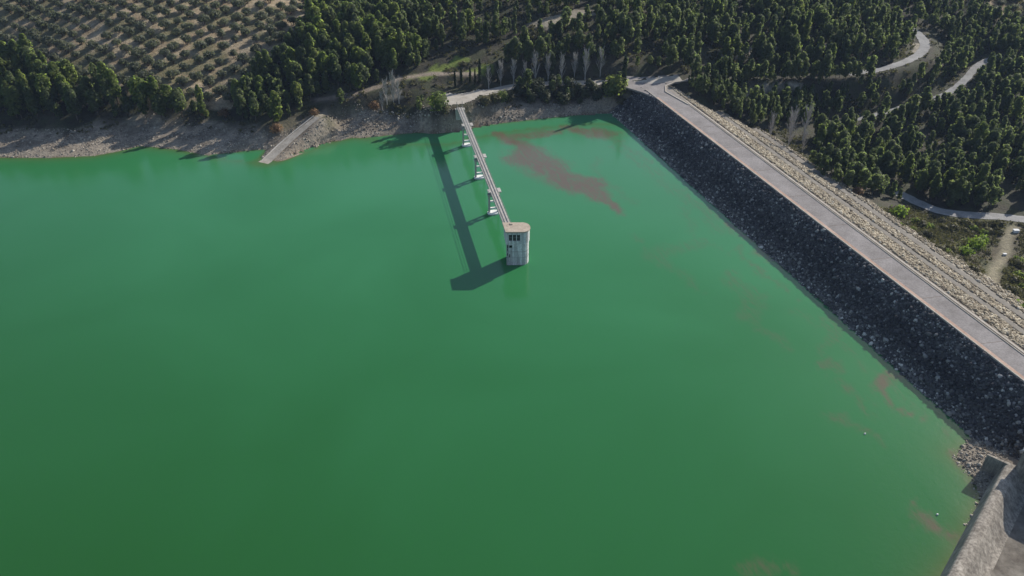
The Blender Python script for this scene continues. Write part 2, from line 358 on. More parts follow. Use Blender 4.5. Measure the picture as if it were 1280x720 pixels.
def ground_mesh():
    ny, nx = XX.shape
    V = np.c_[XX.ravel(), YY.ravel(), ZZ.ravel()]
    i = np.arange(ny*nx).reshape(ny, nx)
    Fc = np.c_[i[:-1, :-1].ravel(), i[:-1, 1:].ravel(), i[1:, 1:].ravel(), i[1:, :-1].ravel()]
    me = npmesh('ground', V, Fc, True)
    jx = PX+(fbm(XX/5, YY/5, 21)-.5)*26; jy = PY+(fbm(XX/5, YY/5, 22)-.5)*15
    n1 = fbm(XX/7, YY/7, 31)[..., None]; n2 = fbm(XX/2.6, YY/2.6, 33, 3)[..., None]
    def L(a, b, t): return np.array(a)*(1-t)+np.array(b)*t
    floor = L((.034, .032, .022), (.062, .056, .038), sstep(.35, .65, n1)); floor = L(floor, (.045, .052, .024), sstep(.45, .6, n2)*.8)
    olive = L((.25, .192, .122), (.37, .305, .21), sstep(.35, .65, n2)); olive = L(olive, (.135, .13, .065), sstep(.40, .58, n1)*.8)
    grass = L((.10, .135, .028), (.17, .21, .045), n2)
    scrub = L((.05, .044, .028), (.10, .084, .054), sstep(.35, .65, n2)); scrub = L(scrub, (.075, .085, .033), sstep(.5, .64, n1)*.6)
    clear = L((.22, .19, .14), (.34, .31, .25), n2)
    d, _ = dline(XX, YY, shore); d2, _ = dline(XX, YY, near); d = np.minimum(d, d2)
    bank = L((.16, .135, .105), (.31, .265, .21), sstep(.3, .7, n2)); bank = L(bank, (.10, .098, .06), (sstep(.52, .68, n1)*sstep(1.8, 5, ZZ[..., None]))*.8)
    bank = L((.27, .235, .185), bank, sstep(.2, 1.1, ZZ[..., None]+(n2-.5)*1.2))       # clean washed edge
    bank = np.where(ZZ[..., None] < 0, L((.15, .11, .07), (.20, .15, .09), n2), bank)
    col = floor
    for poly, c in [(OL1, olive), (OL2, olive*np.array([.9, .85, .8])), (SCRUB, scrub)]: col = np.where(inpoly(jx, jy, poly)[..., None], c, col)
    for poly in GRASS: col = np.where(inpoly(jx, jy, poly)[..., None], grass, col)
    for poly in CLEAR: col = np.where(inpoly(jx, jy, poly)[..., None], clear, col)
    bm_ = sstep(17, 12, d+(fbm(XX/8, YY/8, 41)-.5)*10)*sstep(6.6, 5.0, ZZ)*((XX < 45) | (YY < 118))
    col = col*(1-bm_[..., None])+bank*bm_[..., None]
    for ln, w, c in ((dirt_track, 1.0, (.23, .205, .14)), (old_track, 1.6, (.24, .2, .16))):
        dr, _ = dline(XX, YY, ln); t = (sstep(w+1.2, w-.4, dr+(n2[..., 0]-.5)*1.6))[..., None]; col = L(col, np.array(c)*(.7+.6*n2), t)
    colattr(me, 'soil', col.reshape(-1, 3))
    m, nt, b = newmat('soil'); a = N(nt, 'ShaderNodeVertexColor', layer_name='soil'); g = geo(nt); p = g.outputs['Position']
    f1 = noise(nt, 1.1, 5, .7, p); f2 = noise(nt, 4.5, 3, .6, p)
    c = mix(nt, .8, a.outputs[0], ramp(nt, f1, [(.3, (.5, .5, .5)), (.7, (1.35, 1.33, 1.3))]), 'MULTIPLY')
    c = mix(nt, .6, c, ramp(nt, f2, [(.34, (.55, .55, .55)), (.66, (1.3, 1.3, 1.3))]), 'MULTIPLY')
    nt.links.new(c, b.inputs['Base Color']); bump(nt, f1, .7, .5, b)
    tag(link('ground', me, m), kind='structure')
ground_mesh()

# ------------------------------------------------------------------ water
SCUM = [([(618, 166, 3), (640, 176, 6), (665, 196, 8.5), (690, 214, 9.5), (715, 226, 7), (745, 232, 6), (755, 248, 5), (775, 264, 2.5)], .95),
        ([(612, 168, 3), (660, 168, 4.5), (700, 166, 3)], .8),
        ([(712, 160, 3), (740, 166, 6), (770, 170, 5)], .85), ([(772, 184, 2), (815, 215, 4), (850, 245, 4), (905, 290, 3)], .36),
        ([(820, 318, 5), (850, 308, 6), (885, 306, 3)], .38), ([(915, 345, 2.5), (930, 372, 4.5), (945, 398, 3)], .42),
        ([(905, 283, 2), (935, 298, 2.5), (965, 322, 3), (990, 341, 2)], .75), ([(1050, 400, 1.5), (1030, 420, 2.5), (1015, 434, 1.5)], .4),
        ([(1140, 474, 1.5), (1112, 472, 2.2), (1092, 484, 2), (1108, 502, 1.7), (1126, 516, 1.2)], .85), ([(1045, 520, 1.2), (1075, 532, 1.8), (1112, 546, 1.5)], .5),
        ([(1185, 566, 1.3), (1195, 578, 2.2), (1215, 590, 2.5)], .9), ([(1132, 636, 1.2), (1150, 655, 1.8), (1178, 672, 2.5), (1200, 672, 2)], .85), ([(1080, 425, 1.2), (1110, 455, 1.5)], .4),
        ([(1120, 470, 1.5), (1160, 496, 1.5), (1195, 530, 1.5)], .35), ([(935, 716, 2), (970, 714, 3.2), (1000, 720, 2)], .55)]
def water():
    wx = axis(-215, 104, 1.5, -900, 110); wy = axis(64, 296, 1.5, -400, 345)
    X, Y = np.meshgrid(wx, wy); ny, nx = X.shape
    grow = [(x, y+9) for x, y in shore]+axis_pts+[(x+5, y+1.5) for x, y in near]+[(-900, -400)]
    # keep the sheet upstream of the dam axis and of the weir
    ok = inpoly(X, Y, grow); f_, a_ = spn(X, Y); ok &= ~((f_ > 1.2) & (a_ > -60) & (a_ < 25))
    i = np.arange(ny*nx).reshape(ny, nx)
    q = ok[:-1, :-1] & ok[:-1, 1:] & ok[1:, 1:] & ok[1:, :-1]
    Fc = np.c_[i[:-1, :-1][q], i[:-1, 1:][q], i[1:, 1:][q], i[1:, :-1][q]]
    used = np.unique(Fc); remap = np.full(ny*nx, -1); remap[used] = np.arange(len(used)); Fc = remap[Fc]
    x = X.ravel()[used]; y = Y.ravel()[used]
    wxx = x+(fbm(x/9, y/9, 71)-.5)*9+(fbm(x/3, y/3, 73)-.5)*3; wyy = y+(fbm(x/9, y/9, 72)-.5)*9+(fbm(x/3, y/3, 74)-.5)*3
    sc = np.zeros(len(x))
    wind = [([dam(s0, n0+.6*math.sin(s0)), dam(s0-L*.5, n0-1.2), dam(s0-L, n0+.8)], .42+.1*math.sin(s0*3), w) for s0, n0, L, w in
            [(30, -17, 26, 1.6), (8, -20, 30, 1.8), (-16, -15.5, 22, 1.3), (-30, -24, 28, 1.6), (-52, -17, 30, 1.4), (-70, -30, 26, 1.5), (-84, -19, 24, 1.3), (-100, -26, 22, 1.3), (-112, -16, 18, 1.2), (12, -34, 34, 2.2), (-40, -40, 30, 1.8)]]
    for pts, st in SCUM+[([(q[0], q[1], -w_) for q in pp], st_) for pp, st_, w_ in wind]:
        P3 = [np.r_[at(a, b)[:2], w] if w > 0 else np.array([a, b, -w]) for a, b, w in pts]
        d, w = dline(wxx, wyy, P3); sc = np.maximum(sc, st*sstep(1.35, .3, d/np.maximum(w, .1)))
    dep = np.maximum(-ground(x, y), 0)
    sh = np.exp(-dep/.55)
    # murk stays near the far shore and the spillway bank, not along the steep dam toe
    s_, n__ = damsn(x, y); sh *= np.clip(sstep(-8, -20, n__)+.25, 0, 1)
    me = npmesh('water', np.c_[x, y, np.zeros(len(x))], Fc, True)
    colattr(me, 'murk', np.c_[sc, sh, np.zeros(len(x))])
    m, nt, b = newmat('reservoir_water'); g = geo(nt); p = g.outputs['Position']
    a = N(nt, 'ShaderNodeVertexColor', layer_name='murk'); sep = N(nt, 'ShaderNodeSeparateColor'); nt.links.new(a.outputs[0], sep.inputs[0])
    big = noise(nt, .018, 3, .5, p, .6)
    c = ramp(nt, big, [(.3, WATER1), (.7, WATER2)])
    # cloudier towards the dam; the darker open end also has lens falloff painted in
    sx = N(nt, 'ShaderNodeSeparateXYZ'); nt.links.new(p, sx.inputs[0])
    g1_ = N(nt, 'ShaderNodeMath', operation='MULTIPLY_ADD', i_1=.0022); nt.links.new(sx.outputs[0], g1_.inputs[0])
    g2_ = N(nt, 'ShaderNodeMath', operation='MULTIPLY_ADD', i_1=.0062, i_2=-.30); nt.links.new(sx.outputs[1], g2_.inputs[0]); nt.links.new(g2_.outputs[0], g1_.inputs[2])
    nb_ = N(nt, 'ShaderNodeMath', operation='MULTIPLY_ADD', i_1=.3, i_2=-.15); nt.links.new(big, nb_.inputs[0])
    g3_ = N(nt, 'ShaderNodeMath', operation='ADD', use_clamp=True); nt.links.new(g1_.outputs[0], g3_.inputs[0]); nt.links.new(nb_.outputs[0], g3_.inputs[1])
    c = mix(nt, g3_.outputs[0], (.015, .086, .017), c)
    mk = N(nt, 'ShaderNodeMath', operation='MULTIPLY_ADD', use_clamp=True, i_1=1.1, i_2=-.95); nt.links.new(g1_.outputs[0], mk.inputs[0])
    c = mix(nt, mk.outputs[0], c, (.055, .205, .105))  # milky teal by the dam: sky sheen painted into the water colour
    # shallow water shows the bed
    c = mix(nt, sep.outputs[1], c, (.075, .115, .034))
    mpn = N(nt, 'ShaderNodeCombineXYZ')
    for i_, (vx, vy) in enumerate(((DD[0]*.3, DD[1]*.3), (DN[0]*1.15, DN[1]*1.15))):
        dt = N(nt, 'ShaderNodeVectorMath', operation='DOT_PRODUCT'); dt.inputs[1].default_value = (vx, vy, 0); nt.links.new(p, dt.inputs[0]); nt.links.new(dt.outputs['Value'], mpn.inputs[i_])
    fn = noise(nt, .55, 7, .72, mpn.outputs[0], 1.6)
    ma = N(nt, 'ShaderNodeMath', operation='MULTIPLY_ADD', i_1=3.0, i_2=-1.5); nt.links.new(fn, ma.inputs[0])
    ad = N(nt, 'ShaderNodeMath', operation='ADD', use_clamp=True); nt.links.new(ma.outputs[0], ad.inputs[0]); nt.links.new(sep.outputs[0], ad.inputs[1])
    mu = N(nt, 'ShaderNodeMath', operation='MULTIPLY', use_clamp=True); nt.links.new(ad.outputs[0], mu.inputs[0]); nt.links.new(sep.outputs[0], mu.inputs[1])
    c = mix(nt, mu.outputs[0], c, (.118, .082, .058))
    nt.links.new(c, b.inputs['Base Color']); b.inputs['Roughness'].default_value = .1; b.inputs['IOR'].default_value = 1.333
    b.inputs['Specular IOR Level'].default_value = .5
    w = noise(nt, .9, 6, .62, p, .6); bump(nt, w, .10, .25, b)
    wp = noise(nt, .021, 4, .6, mpn.outputs[0], .8); rr = N(nt, 'ShaderNodeMapRange', i_1=.3, i_2=.7, i_3=.05, i_4=.2); nt.links.new(wp, rr.inputs[0]); nt.links.new(rr.outputs[0], b.inputs['Roughness'])
    tag(link('water', me, m), kind='structure')
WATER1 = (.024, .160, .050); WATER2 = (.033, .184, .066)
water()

# ------------------------------------------------------------------ strips of road laid on the ground
def strip(name, pts, w, mat, lift=.10, zfun=None, rows=4, skirt=0):
    P = [np.asarray(p, float) for p in pts]; out = []
    for a, b in zip(P[:-1], P[1:]):
        n = max(1, int(np.linalg.norm((b-a)[:2])/1.5))
        out += [a+(b-a)*k/n for k in range(n)]
    out.append(P[-1]); out = np.array(out)
    for _ in range(12): out[1:-1] = (out[:-2]+out[1:-1]*2+out[2:])/4
    V = []; Fc = []
    ks = np.linspace(-1, 1, rows+1)
    for i, p in enumerate(out):
        d = out[min(i+1, len(out)-1)]-out[max(i-1, 0)]; q = np.array([-d[1], d[0]])/np.linalg.norm(d[:2])
        ww = w[0]+(w[1]-w[0])*i/(len(out)-1) if isinstance(w, tuple) else w
        for k in ks:
            xy = p[:2]+q*k*ww/2; e_ = (rng.uniform(-.22, .22) if abs(k) == 1 and name.endswith('_road') else 0); xy = xy+q*e_; V.append((xy[0], xy[1], (zfun(*xy) if zfun else max(p[2], g1(*xy)))+lift))
    r = rows+1
    for i in range(len(out)-1):
        for k in range(rows): Fc.append((i*r+k+1, i*r+k, (i+1)*r+k, (i+1)*r+k+1))
    return link(name, npmesh(name, V, Fc, True), mat)
tag(strip('hill_road', road_up[4:], (3.6, 4.6), M['asphalt2']), kind='structure')
tag(strip('forest_road', road_mid, (2.6, 3.4), M['asphalt2']), kind='structure')
tag(strip('valley_road', road_low, 4.6, M['asphalt2']), kind='structure')
tag(strip('lakeside_track', lot_line[2:], (5.0, 5.5), M['gravel']), kind='structure')

def sheet(name, poly, mat, lift, step=1.2):
    """a flat yard draped on the ground inside an outline"""
    P = np.array([p[:2] for p in poly]); x0, y0 = P.min(0); x1, y1 = P.max(0)
    X, Y = np.meshgrid(np.arange(x0, x1+step, step), np.arange(y0, y1+step, step)); ok = inpoly(X, Y, [tuple(p) for p in P])
    i = np.arange(X.size).reshape(X.shape); q = ok[:-1, :-1] & ok[:-1, 1:] & ok[1:, 1:] & ok[1:, :-1]
    Fc = np.c_[i[:-1, :-1][q], i[:-1, 1:][q], i[1:, 1:][q], i[1:, :-1][q]]
    used = np.unique(Fc); remap = np.full(X.size, -1); remap[used] = np.arange(len(used))
    x = X.ravel()[used]; y = Y.ravel()[used]
    return link(name, npmesh(name, np.c_[x, y, ground(x, y)+lift], remap[Fc], True), mat)
tag(sheet('gravel_yard', [at(a, b, 7.3) for a, b in [(547, 121), (575, 117), (596, 112), (622, 108), (625, 112), (600, 119), (594, 125), (580, 131), (557, 133), (548, 128)]], M['gravel'], .16, .6), kind='structure')

# boat ramp
bt = empty('boat_ramp', ramp_line[0]); tag(bt, 'straight pale concrete boat ramp running down into the water on the left shore', 'boat ramp')
def local(o, parent):
    o.parent = parent; o.matrix_parent_inverse = parent_inverse(parent); return o
def parent_inverse(parent):
    from mathutils import Matrix
    return (Matrix.Translation(parent.location) @ parent.rotation_euler.to_matrix().to_4x4()).inverted()
rp = [ramp_line[0]+(ramp_line[0]-ramp_line[1])*.25]+ramp_line
local(strip('slab', rp, (4.0, 2.3), M['ramp'], .22, zfun=None), bt)
for sgn in (1,):
    d_ = (rp[-1]-rp[0])[:2]; q_ = np.array([-d_[1], d_[0], 0])[:3]/np.linalg.norm(d_)*sgn*1.75 if False else np.r_[np.array([-d_[1], d_[0]])/np.linalg.norm(d_)*sgn*1.75, 0]
    mb = MB()
    for a, b in zip(rp[:-1], rp[1:]): mb.beam(a+q_+(0, 0, .32), b+q_+(0, 0, .32), .22, .3)
    local(mb.build('edge_kerb', M['concrete'] if sgn > 0 else M['ramp']), bt)

# ------------------------------------------------------------------ the dam
dam_o = empty('embankment_dam', dam(-40, 4, 0)); tag(dam_o, 'long straight rockfill embankment dam holding back the green reservoir', 'dam')
def wid(s): return 8.2+(6.6-8.2)*(40-s)/160.0         # the crest narrows towards the spillway
def section(s):
    w = wid(s)
    e = w+1.7
    return [(-30/1*KU*.9, Z_CREST-30*.9), (0, Z_CREST), (e, Z_CREST), (e+12.3, Z_CREST-12.3/KD), (e+14.6, Z_CREST-12.4/KD),
            (e+24, Z_CREST-21.8/KD), (e+26.8, Z_CREST-21.9/KD), (e+72, Z_CREST-67/KD)]
def dam_z(s, n):
    q = section(s); return float(np.interp(n, [a for a, _ in q], [b for _, b in q]))
V = []; Fc = []; ss = np.linspace(S_NEAR+14, S_FAR, 50)
for s in ss: V += [dam(s, n, z-.12) for n, z in section(s)]
for i in range(len(ss)-1):
    for k in range(7): Fc.append((i*8+k, i*8+k+1, (i+1)*8+k+1, (i+1)*8+k))
nb = len(V); V += [dam(s_, q_[0], -32) for s_ in (ss[0], ss[-1]) for q_ in (section(s_)[0], section(s_)[-1])]
bm = [list(f) for f in Fc]; bm.append(list(range(7, -1, -1))+[nb, nb+1]); bm.append([(len(ss)-1)*8+k for k in range(8)]+[nb+3, nb+2])
me = bpy.data.meshes.new('earth_fill'); me.from_pydata([tuple(map(float, v)) for v in V], [], bm); me.update()
me.materials.append(M['earth']); me.materials.append(M['fill'])
for k, pl in enumerate(me.polygons): pl.material_index = 0 if k % 7 < 1 else 1
local(link('earth_fill', me, None), dam_o)
def damstrip(name, n0, n1, z, mat, s0=S_NEAR+10, s1=S_FAR, tap0=True, tap1=True, thick=0, parent=dam_o, zf=None):
    """a band along the crest; offsets are from the upstream edge, or from the kerb line when tapered"""
    V = []; Fc = []; ss = np.linspace(s0, s1, 40)
    for s in ss:
        o = wid(s) if tap0 else 0; p = wid(s) if tap1 else 0
        a, b = n0+o, n1+p
        za, zb = (zf(s, a), zf(s, b)) if zf else (z, z)
        V += [dam(s, a, za), dam(s, b, zb)]
        if thick: V += [dam(s, b, zb-thick), dam(s, a, za-thick)]
    k = 4 if thick else 2
    for i in range(len(ss)-1):
        for j in range(k if thick else 1):
            Fc.append((i*k+j, i*k+(j+1) % k, (i+1)*k+(j+1) % k, (i+1)*k+j))
    if thick: Fc += [(3, 2, 1, 0), tuple((len(ss)-1)*4+j for j in range(4))]
    mb = MB(); mb.add(V, Fc); o = mb.build(name, mat)
    if parent: local(o, parent)
    return o
S_J = 36.0   # where the crest road opens into the junction
tag(damstrip('crest_road', 1.25, 0, Z_CREST, M['asphalt'], s1=S_J+6, tap0=False, parent=None), kind='structure')
damstrip('upstream_kerb', 0.0, .30, Z_CREST+.22, M['kerb'], tap0=False, tap1=False, thick=.5, s1=S_J+8)
damstrip('red_walkway', .30, 1.25, Z_CREST+.03, M['red'], tap0=False, tap1=False, thick=.2, s1=S_J)
damstrip('downstream_kerb', .0, .22, Z_CREST+.14, M['kerb'], thick=.4, s1=S_J-6)
damstrip('gutter', .22, .62, Z_CREST-.02, M['brown'], thick=.2, s1=S_J-6)
damstrip('footpath', .62, 1.25, Z_CREST+.08, M['kerb'], thick=.3, s1=S_J-6)
damstrip('gutter', 1.25, 1.65, Z_CREST-.05, M['brown'], thick=.2, s1=S_J-6)
damstrip('berm_track', 1.7+12.8, 1.7+14.2, 0, M['track'], zf=lambda s, n: dam_z(s, n)+.08)
damstrip('toe_track', 1.7+24.6, 1.7+26.2, 0, M['track'], zf=lambda s, n: dam_z(s, n)+.08)
for s in np.arange(S_J-12, S_NEAR+20, -17.5):
    mb = MB(); a = dam(s, 1.0, Z_CREST+.009); b = dam(s-.7, wid(s)-.05, Z_CREST+.009); mb.beam(a, b, .11, .01)
    local(mb.build('expansion_joint', M['brown']), dam_o)
# junction at the far end of the crest
jp = [dam(S_J-16, .9)[:2], dam(S_J-2, .3)[:2], dam(S_J+6, -1.8)[:2], dam(S_J+14, -6)[:2], at(781, 108, 8.5)[:2], at(783, 94, 8.6)[:2], at(830, 91, 8.6)[:2], at(872, 94, 8.6)[:2], at(862, 101, 8.5)[:2],
      at(843, 103, 8.5)[:2], at(832, 108, 8.5)[:2], at(832, 115, 8.5)[:2], dam(S_J-10, wid(S_J-10))[:2], dam(S_J-16, wid(S_J-16))[:2]]
mb = MB(); mb.prism([tuple(p) for p in jp], Z_CREST-.6, Z_CREST+.006); tag(mb.build('junction_apron', M['asphalt']), kind='structure')
mb = MB(); pts = [np.r_[p, Z_CREST+.1] for p in (jp[8], jp[9], jp[10], jp[11], jp[12])]
for a, b in zip(pts[:-1], pts[1:]): mb.beam(a, b, .5, .3)
tag(mb.build('curved_kerb', M['kerb']), 'curved pale kerb where the crest road bends into the junction', 'kerb')

# ------------------------------------------------------------------ rubble
PHI = (1+5**.5)/2
ICO_V = np.array([(-1, PHI, 0), (1, PHI, 0), (-1, -PHI, 0), (1, -PHI, 0), (0, -1, PHI), (0, 1, PHI), (0, -1, -PHI), (0, 1, -PHI), (PHI, 0, -1), (PHI, 0, 1), (-PHI, 0, -1), (-PHI, 0, 1)])/1.9
ICO_F = np.array([(0, 11, 5), (0, 5, 1), (0, 1, 7), (0, 7, 10), (0, 10, 11), (1, 5, 9), (5, 11, 4), (11, 10, 2), (10, 7, 6), (7, 1, 8), (3, 9, 4), (3, 4, 2), (3, 2, 6), (3, 6, 8), (3, 8, 9), (4, 9, 5), (2, 4, 11), (6, 2, 10), (8, 6, 7), (9, 8, 1)])
def rot_rand(n):
    q = rng.normal(size=(n, 4)); q /= np.linalg.norm(q, axis=1)[:, None]; a, b, c, d = q.T
    return np.stack([1-2*(c*c+d*d), 2*(b*c-a*d), 2*(b*d+a*c), 2*(b*c+a*d), 1-2*(b*b+d*d), 2*(c*d-a*b), 2*(b*d-a*c), 2*(c*d+a*b), 1-2*(b*b+c*c)], -1).reshape(n, 3, 3)
def rocks(name, P, size, mat, label, group=None):
    n = len(P); sc = size[:, None, None]*rng.uniform(.55, 1.15, (n, 1, 3))*.5
    v = ICO_V[None]*(1+rng.uniform(-.28, .28, (n, 12, 1)))*sc
    v = np.einsum('nij,nkj->nki', rot_rand(n), v)+P[:, None]
    Fc = ICO_F[None]+np.arange(n)[:, None, None]*12
    return tag(link(name, npmesh(name, v.reshape(-1, 3), Fc.reshape(-1, 3)), mat), label, 'rubble', kind='stuff')
def facepts(n, n0, n1, s0=-140, s1=S_FAR-2, tap=False):
    s = rng.uniform(s0, s1, n); t = rng.uniform(0, 1, n); o = np.array([wid(a) for a in s]) if tap else 0
    nn = n0+(n1-n0)*t+o; z = np.array([dam_z(a, b) for a, b in zip(s, nn)])
    return np.c_[A0[0]+DD[0]*s+DN[0]*nn, A0[1]+DD[1]*s+DN[1]*nn, z]
P = facepts(30000, -15, -.25, -141, 55); sz = np.exp(rng.normal(-.72, .42, len(P))); rocks('riprap', P, np.clip(sz, .25, 1.4), M['riprap'], 'dark riprap boulders covering the upstream face of the dam')
P = np.vstack([facepts(11000, 1.9, 14, tap=True), facepts(9000, 16.4, 25.6, tap=True), facepts(9000, 28.6, 44, tap=True)])
rocks('rockfill', P, np.clip(np.exp(rng.normal(-.45, .35, len(P))), .3, 1.3), M['pale_rock'], 'pale rockfill covering the downstream face of the dam')
# stones on the bare banks
def bankpts(n, x0, x1, d0, d1, line):
    L = np.array([p[:2] for p in line]); out = []
    x = rng.uniform(x0, x1, n*4); y = np.interp(x, L[:, 0], L[:, 1])+rng.uniform(d0, d1, n*4)
    k = fbm(x/6, y/6, 91) > rng.uniform(.25, .75, n*4); x, y = x[k][:n], y[k][:n]
    return np.c_[x, y, ground(x, y)]
P = np.vstack([bankpts(4200, -175, -60, -.3, 16, shore), bankpts(5200, -60, 38, -.3, 15, shore)])
P = P[dline(P[:, 0], P[:, 1], ramp_line)[0] > 2.5]
rocks('shore_stones', P, np.clip(np.exp(rng.normal(-1.05, .45, len(P))), .15, 1.1), M['shore_rock'], 'grey stones strewn over the bare drawdown bank')
x = rng.uniform(78, 98, 7000); y = rng.uniform(86, 122, 7000); z = ground(x, y); f_, a_ = spn(x, y); k = (z > -.45) & (z < 5) & (f_ < -.3)
x, y, z = x[k], y[k], z[k]
rocks('spillway_rubble', np.c_[x, y, z], np.clip(np.exp(rng.normal(-1.15, .5, len(x))), .12, .95), M['shore_rock'], 'pale rubble at the water edge between dam and spillway')

# ------------------------------------------------------------------ spillway at the lower right corner
WNG = [(-3.4, 4.3), (1.3, 4.25), (1.3, 4.9), (-3.4, 4.7)]
spo = empty('spillway_weir', sp(0, -10, 0)); tag(spo, 'long weathered concrete spillway weir with a rounded lip in the lower right corner', 'spillway')
prof = [(-2.1, -4), (-.35, 3.8), (-.15, 4.2), (.2, 4.45), (.7, 4.52), (1.15, 4.42), (1.7, 4.05), (2.25, 3.4), (2.8, 2.6), (3.4, 1.85), (4.0, 1.35), (4.8, 1.1), (4.8, -4)]
V = []; Fc = []; n_p = len(prof); aa = np.linspace(-62, 4.2, 34)
for a in aa: V += [sp(f, a, z) for f, z in prof]
for i in range(len(aa)-1):
    for k in range(n_p-1): Fc.append((i*n_p+k+1, i*n_p+k, (i+1)*n_p+k, (i+1)*n_p+k+1))
Fc += [tuple(range(n_p)), tuple((len(aa)-1)*n_p+k for k in range(n_p-1, -1, -1))]
mb = MB(); mb.add(V, Fc); local(mb.build('weir_crest', M['spill'], smooth=False), spo)
mb = MB(); mb.prism([tuple(sp(f, a)[:2]) for f, a in ((4.8, -62), (55, -62), (55, 4.2), (4.8, 4.2))], -3, 1.08); local(mb.build('chute_floor', M['chute']), spo)
abw = empty('abutment_wall', sp(1, 3, 0)); tag(abw, 'dark shaded concrete wall with a pale flat top between the dam and the spillway', 'retaining wall')
mb = MB(); mb.prism([tuple(sp(f, a)[:2]) for f, a in ((1.3, 4.2), (55, 4.2), (55, 5.8), (1.7, 5.8), (1.3, 5.4))], -4, 8.6); local(mb.build('wall', M['spill']), abw)
mb = MB(); mb.prism([tuple(sp(f, a)[:2]) for f, a in WNG], -4, 4.4); local(mb.build('wing_wall', M['spill']), abw)
mb = MB(); mb.prism([tuple(sp(f, a)[:2]) for f, a in ((1.1, 4.0), (55, 4.0), (55, 6.8), (1.1, 6.8))], 8.6, 8.95); local(mb.build('coping', M['concrete'], bevel=.04), abw)
mb = MB(); mb.prism([tuple(sp(f, a)[:2]) for f, a in ((1.15, 5.2), (55, 5.2), (55, 5.5), (1.15, 5.5))], 8.95, 9.6); local(mb.build('parapet', M['concrete'], bevel=.03), abw)

# ------------------------------------------------------------------ intake tower
ZR = 9.8
tw = empty('intake_tower', (1.4, 176.9, 0)); tag(tw, 'pale concrete intake tower standing in the green water at the end of the footbridge', 'tower')
def dshape(x0, x1, y0, y1, lean=0.0, n=12):
    """straight left side, rounded right end"""
    r = (y1-y0)/2; cxr = x1-r*.8
    p = [(x0+lean, y0)]+[(cxr+r*.8*math.sin(math.pi*k/n), (y0+y1)/2-r*math.cos(math.pi*k/n)) for k in range(n+1)]+[(x0, y1)]
    return p
mb = MB(); mb.prism(dshape(-1.5, 4.35, 175.0, 179.2, .1), -8, 6.0); local(mb.build('shaft', M['wall']), tw)
mb = MB(); mb.prism(dshape(-1.52, 4.37, 174.98, 179.22, .1), 3.62, 3.72); mb.prism(dshape(-1.52, 4.37, 174.98, 179.22, .1), 1.92, 1.97); local(mb.build('pour_joint', M['steel']), tw)
# control room: walls built round three window openings
xs = [-1.7, -.85, -.05, .17, .97, 1.19, 1.99]; yf = 174.72
mb = MB()
ys = 175.2
mb.prism(dshape(-2.15, 4.55, ys, 179.45, .55), 6.0, ZR-.35)
for a, b in ((-1.62, -.78), (.02, .24), (1.04, 1.26), (2.06, 3.55)): mb.box(((a+b)/2, ys-.17, 7.75), (b-a, .36, 3.5))
for a, b in ((-.78, .02), (.24, 1.04), (1.26, 2.06)):
    mb.box(((a+b)/2, ys-.17, 6.45), (b-a, .36, .9)); mb.box(((a+b)/2, ys-.17, 9.13), (b-a, .36, .74))
local(mb.build('control_room', M['wall']), tw)
for a, b in ((-.78, .02), (.24, 1.04), (1.26, 2.06)):
    mb = MB()
    for xx in (a+.03, (a+b)/2, b-.03): mb.box((xx, ys-.06, 7.83), (.05, .05, 1.86))
    for zz in (6.93, 7.9, 8.73): mb.box(((a+b)/2, ys-.06, zz), (b-a-.02, .04, .05))
    fr = local(mb.build('window', M['steel']), tw)
    mb = MB(); mb.box(((a+b)/2, ys-.02, 7.83), (b-a-.01, .03, 1.85)); o = mb.build('pane', M['glass']); o.parent = fr
mb = MB(); mb.prism(dshape(-2.55, 4.7, 174.55, 179.6, .9), ZR-.35, ZR); local(mb.build('roof', M['roof'], bevel=.03), tw)
mb = MB(); mb.prism([(p[0], p[1]) for p in dshape(-2.55, 4.7, 174.55, 179.6, .9)], ZR, ZR+.06)
for xx in (.6, .9): pass
mb = MB(); mb.box((-.2, 178.6, ZR+.1), (.7, .7, .2)); local(mb.build('roof_hatch', M['roof'], bevel=.02), tw)
# dark intake openings, ladder and float marks low on the front
for (xx, zz, w_, h_) in ((-.35, 5.25, .75, .7), (-1.1, 5.2, .3, .9), (-1.12, 4.3, .25, .5), (2.9, 6.55, .9, .18), (-1.15, 2.9, .2, .7), (-.6, 2.5, .22, .9)): 
    mb = MB(); mb.box((xx, 174.99, zz), (w_, .12, h_)); local(mb.build('intake_opening', M['glass']), tw)
mb = MB()
for xx in (-1.32, -.98): mb.tube([(xx, 174.86, -.5), (xx, 174.86, 6)], .035)
for zz in np.arange(-.2, 6, .35): mb.tube([(-1.32, 174.86, zz), (-.98, 174.86, zz)], .025, 5)
local(mb.build('ladder', M['steel']), tw)
mb = MB(); mb.box((.3, 179.5, 7.9), (.95, .1, 2.0)); local(mb.build('door', M['steel']), tw)

tw.location.y += 1.4; tw.location.z += .35
